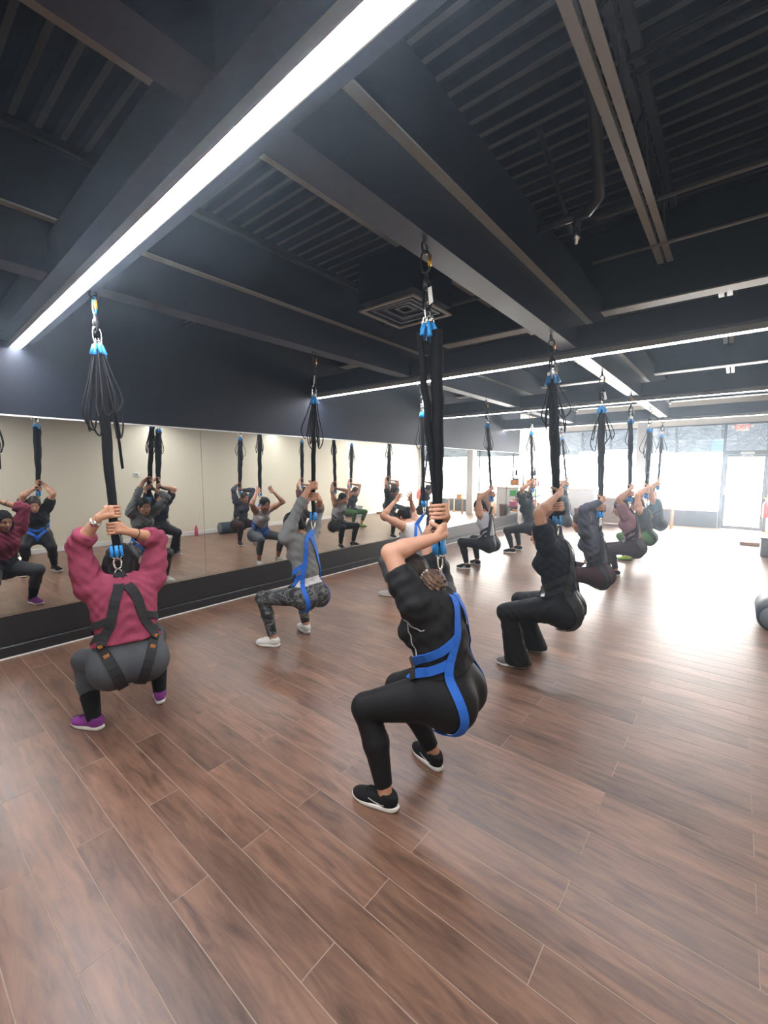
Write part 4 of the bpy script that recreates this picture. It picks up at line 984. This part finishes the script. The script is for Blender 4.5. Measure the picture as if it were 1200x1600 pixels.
pair('J', 'person in charcoal tee and green leggings towards the windows', 'bungee cord above the person in green leggings',
     (3.50, 9.08), (3.72, 9.06, 1.08), 9.10, 1, dict(loops=6, loopw=0.15, looplen=0.5, width=1.4), s=0.98, stance=0.18, pelvis=(-0.27, 0.47), shoulder=(-0.14, 0.98), headp=(-0.05, 1.07), skin='light', top=('charcoal', 'tank'), legs=('greenleg', 'crop'), shoe=('lime', 'darkrubber', 'lime', None, 'whitelogo'), hair=('brown', 'tail'), harness=BLK, h=0.0145)
pair('K', 'person in blue teal top farthest along the beam by the cream wall', 'bungee cord above the person in the blue teal top',
     (3.46, 10.85), (3.68, 10.85, 1.16), 10.82, 1, dict(loops=5, loopw=0.12), s=0.99, stance=0.17, pelvis=(-0.27, 0.54), shoulder=(-0.15, 1.05), headp=(-0.06, 1.14), skin='light', top=('tealtop', 'tank'), legs=('charcoal', 'tight'), hair=('brown', 'bun'), harness=BLK, h=0.0155)
pair('L', 'person dressed all in black farthest along the mirror beam, before the windows', 'bungee cord above the person all in black',
     (1.72, 10.25), (2.0, 10.25, 1.16), 10.3, 0, dict(loops=5, loopw=0.12), s=0.98, stance=0.19, pelvis=(-0.28, 0.54), shoulder=(-0.17, 1.05), headp=(-0.08, 1.14), skin='light', top=('black', 'tee'), legs=('blackleg', 'tight'), hair=('brown', 'bun'), harness=BLK, h=0.0155)

# ================================================================== SMALL THINGS
def bottle(x, y, lab, bodym, capm, hgt=0.22, r=0.036):
    t = thing('water_bottle', (x, y, 0), lab, 'bottle')
    MB().lathe((x, y, 0.0), [(r * .9, 0), (r, .008), (r, hgt * .72), (r * .75, hgt * .82), (r * .55, hgt * .86)], 18).build('bottle_body', bodym, t, True)
    MB().lathe((x, y, hgt * .86), [(r * .62, 0), (r * .62, hgt * .10), (r * .5, hgt * .14)], 14).build('cap', capm, t, True)
    MB().tube([(x - r * .4, y, hgt * .98), (x - r * .3, y, hgt * 1.10), (x + r * .3, y, hgt * 1.10), (x + r * .4, y, hgt * .98)], 0.006, 6).build('carry_loop', capm, t, True)
bottle(5.62, 1.98, 'black water bottle on the floor at the cream wall, opposite the left of the mirror', M['cordblack'], M['dark_steel'])
bottle(5.64, 3.62, 'dark grey water bottle on the floor at the cream wall, seen in the mirror', M['grey'], M['dark_steel'], 0.24)
bottle(5.62, 5.35, 'pink water bottle on the floor at the cream wall, seen in the mirror', M['pink'], M['pink'], 0.24, 0.045)
bottle(0.16, 3.95, 'clear bottle with green cap on the floor under the mirror', M['clear'], M['green'], 0.30)
bottle(0.14, 7.1, 'clear bottle on the floor at the foot of the mirror wall', M['clear'], M['white'], 0.24)
ro = thing('foam_roller', (5.37, 6.1, 0.15), 'dark foam roller lying on the floor by the cream wall at right edge', 'roller')
MB().lathe((5.37, 5.85, 0.152), [(0.13, 0), (0.150, 0.012), (0.150, 0.60), (0.13, 0.612)], 28, 'y').build('foam_tube', M['teal'], ro, True)
MB().lathe((5.37, 5.846, 0.152), [(0.06, 0), (0.125, 0.001), (0.125, 0.004)], 28, 'y').build('end_cap', M['grey'], ro, True)
th = thing('thermostat', (W - .01, 4.06, 1.56), 'small white thermostat on the cream wall, seen in the mirror', 'thermostat')
boxo('case', M['white'], (W - 0.028, W, 4.0, 4.12, 1.52, 1.60), th, bev=0.005); boxo('display', M['grey'], (W - 0.031, W - 0.0285, 4.02, 4.075, 1.545, 1.585), th)
# wire rack near the end of the mirror
rk = thing('wire_rack', (0.28, 12.85, 0), 'black wire shelving rack against the wall past the mirror', 'rack')
for x in (0.08, 0.46):
    for y in (12.5, 13.25): MB().tube([(x, y, 0), (x, y, 1.52)], 0.011, 8).build('post', M['dark_steel'], rk)
rz = [0.22, 0.55, 0.88, 1.20, 1.50]
for z in rz:
    m = MB()
    for x in (0.08, 0.46): m.tube([(x, 12.5, z), (x, 13.25, z)], 0.007, 6)
    for y in np.linspace(12.5, 13.25, 12): m.tube([(0.08, y, z), (0.46, y, z)], 0.004, 5)
    m.build('shelf', M['dark_steel'], rk)
k = 0
cols = [('white', 'white'), ('orange', 'orange'), ('teal', 'black'), ('pink', 'pink'), ('cardboard', 'tan'), ('grey', 'grey'), ('green', 'green'), ('tagwhite', 'cream')]
for zi, z in enumerate(rz[:-1]):
    for j in range(3):
        cm, cn = cols[k % len(cols)]; k += 1; yy = 12.62 + j * 0.23; hh = 0.10 + 0.05 * (k % 3)
        t = thing('storage_tub', (0.27, yy, z), '%s tub on the %s shelf of the wire rack, %s' % (cn, ['lowest', 'second lowest', 'middle', 'upper'][zi], ['nearest the viewer', 'in the middle', 'nearest the windows'][j]), 'tub', 'tubs on the wire rack')
        boxo('tub', M[cm], (0.17, 0.37, yy - .085, yy + .085, z + 0.006, z + hh), t, bev=0.01); boxo('lid', M[cm], (0.16, 0.38, yy - .092, yy + .092, z + hh + .0005, z + hh + 0.018), t, bev=0.004)
for j, yy in enumerate((12.72, 12.95)):
    t = thing('spray_bottle', (0.25, yy, 1.50), ['dark spray bottle on top of the wire rack, nearer the mirror', 'dark spray bottle on top of the wire rack, nearer the windows'][j], 'bottle', 'bottles on the rack top')
    MB().lathe((0.25, yy, 1.507), [(0.038, 0), (0.04, .01), (0.04, .12), (0.018, .16), (0.016, .18)], 14).build('bottle_body', M['cordblack'], t, True)
    boxo('trigger_head', M['dark_steel'], (0.21, 0.285, yy - .012, yy + .012, 1.688, 1.72), t)
# counter, boxes and bins before the windows
ct = thing('reception_counter', (1.0, 14.6, 0), 'white counter before the far window with a worktop', 'counter')
boxo('counter_body', M['white'], (0.36, 1.62, 14.35, 14.85, 0.0, 1.03), ct); boxo('worktop', M['palewood'], (0.33, 1.65, 14.31, 14.89, 1.031, 1.065), ct)
def carton(b, lab, m='cardboard'):
    t = thing('cardboard_box', ((b[0] + b[1]) / 2, (b[2] + b[3]) / 2, b[4]), lab, 'box')
    boxo('carton', M[m], b, t, bev=0.004); yy = (b[2] + b[3]) / 2
    boxo('tape', M['tagwhite'], (b[0] + .002, b[1] - .002, yy - .025, yy + .025, b[5] + .0002, b[5] + .0012), t)
carton((0.40, 0.78, 14.40, 14.75, 1.066, 1.33), 'cardboard box standing on the white counter before the window')
wc = thing('wooden_cabinet', (2.1, 14.5, 0), 'low brown wooden cabinet beside the column', 'cabinet')
boxo('cabinet_body', M['brownwood'], (1.80, 2.40, 14.35, 14.80, 0.06, 0.80), wc); boxo('cabinet_top', M['palewood'], (1.78, 2.42, 14.32, 14.82, 0.801, 0.83), wc)
for x in (1.84, 2.36):
    for y in (14.39, 14.76): boxo('foot', M['brownwood'], (x - .02, x + .02, y - .02, y + .02, 0, 0.0595), wc)
for s, x in ((1, 1.83), (-1, 2.11)): boxo('cabinet_door', M['brownwood'], (x, x + .26, 14.335, 14.3495, 0.10, 0.77), wc)
tb = thing('side_table', (3.3, 14.6, 0), 'pale wooden side table between the column and the door', 'table')
boxo('table_top', M['palewood'], (3.0, 3.65, 14.4, 14.85, 0.55, 0.585), tb)
for x in (3.03, 3.62):
    for y in (14.43, 14.82): boxo('leg', M['palewood'], (x - .02, x + .02, y - .02, y + .02, 0, 0.5495), tb)
carton((3.12, 3.34, 14.5, 14.75, 0.586, 0.74), 'orange box on the pale side table', 'orange')
def bin_(x, y, lab, m):
    t = thing('waste_bin', (x, y, 0), lab, 'bin'); MB().lathe((x, y, 0), [(0.11, 0), (0.145, 0.45), (0.155, 0.455), (0.155, 0.475), (0.140, 0.475), (0.105, 0.02)], 20).build('bin_body', m, t, True)
bin_(0.85, 14.12, 'grey-blue waste bin in front of the white counter', M['grey']); bin_(1.25, 14.12, 'brown waste bin in front of the white counter', M['brownwood'])
tag(boxo('door_mat', M['matbeige'], (4.74, 5.56, 14.45, 15.35, 0.0005, 0.014), bev=0.004), 'beige coir mat on the floor just inside the door', 'mat')
tag(boxo('wooden_step', M['brownwood'], (5.12, 5.58, 12.40, 12.75, 0.0005, 0.07), bev=0.006), 'flat brown wooden board on the floor near the door mat', 'board')
ch = thing('storage_crate', (5.6, 11.2, 0), 'dark blue-grey crate on the floor against the cream wall near the door', 'crate')
boxo('crate_body', M['grey'], (5.42, 5.72, 10.95, 11.45, 0.0, 0.34), ch, bev=0.012); boxo('crate_lid', M['grey'], (5.40, 5.725, 10.93, 11.47, 0.3405, 0.37), ch, bev=0.006)
fe = thing('fire_extinguisher', (5.64, YW - .10, 0.5), 'red fire extinguisher hanging beside the door frame', 'extinguisher')
MB().lathe((5.635, YW - 0.11, 0.38), [(0.02, 0), (0.06, .01), (0.065, .03), (0.065, .36), (0.05, .41), (0.022, .44), (0.02, .47)], 18).build('cylinder', M['redplastic'], fe, True)
MB().lathe((5.635, YW - 0.11, 0.85), [(0.022, 0), (0.025, .03), (0.02, .05)], 12).build('valve', M['steel'], fe, True)
boxo('lever', M['gold'], (5.575, 5.675, YW - .12, YW - .10, 0.902, 0.925), fe)
MB().tube([(5.615, YW - .11, .88), (5.56, YW - .11, .86), (5.545, YW - .11, .7), (5.55, YW - .11, .55)], 0.012, 8).build('hose', M['cordblack'], fe, True)
boxo('wall_bracket', M['alu'], (5.625, 5.645, YW - .046, YW - .0205, .5, .75), fe)

# thin scattering volume added to imitate veiling lens glare
hz = bpy.data.materials.new('lens_glare_haze'); hz.use_nodes = True; n = hz.node_tree.nodes; n.clear()
o_ = n.new('ShaderNodeOutputMaterial'); v_ = n.new('ShaderNodeVolumeScatter'); v_.inputs['Color'].default_value = (0.72, 0.86, 1.0, 1); v_.inputs['Density'].default_value = GLARE_HAZE; v_.inputs['Anisotropy'].default_value = 0.78
hz.node_tree.links.new(v_.outputs[0], o_.inputs['Volume'])
tag(boxo('glare_haze', hz, (-0.05, W + 0.05, Y0 - 0.05, YW + 0.10, -0.05, ZD + 0.05)), 'thin haze volume added to stand in for lens glare', None, None, 'stuff')
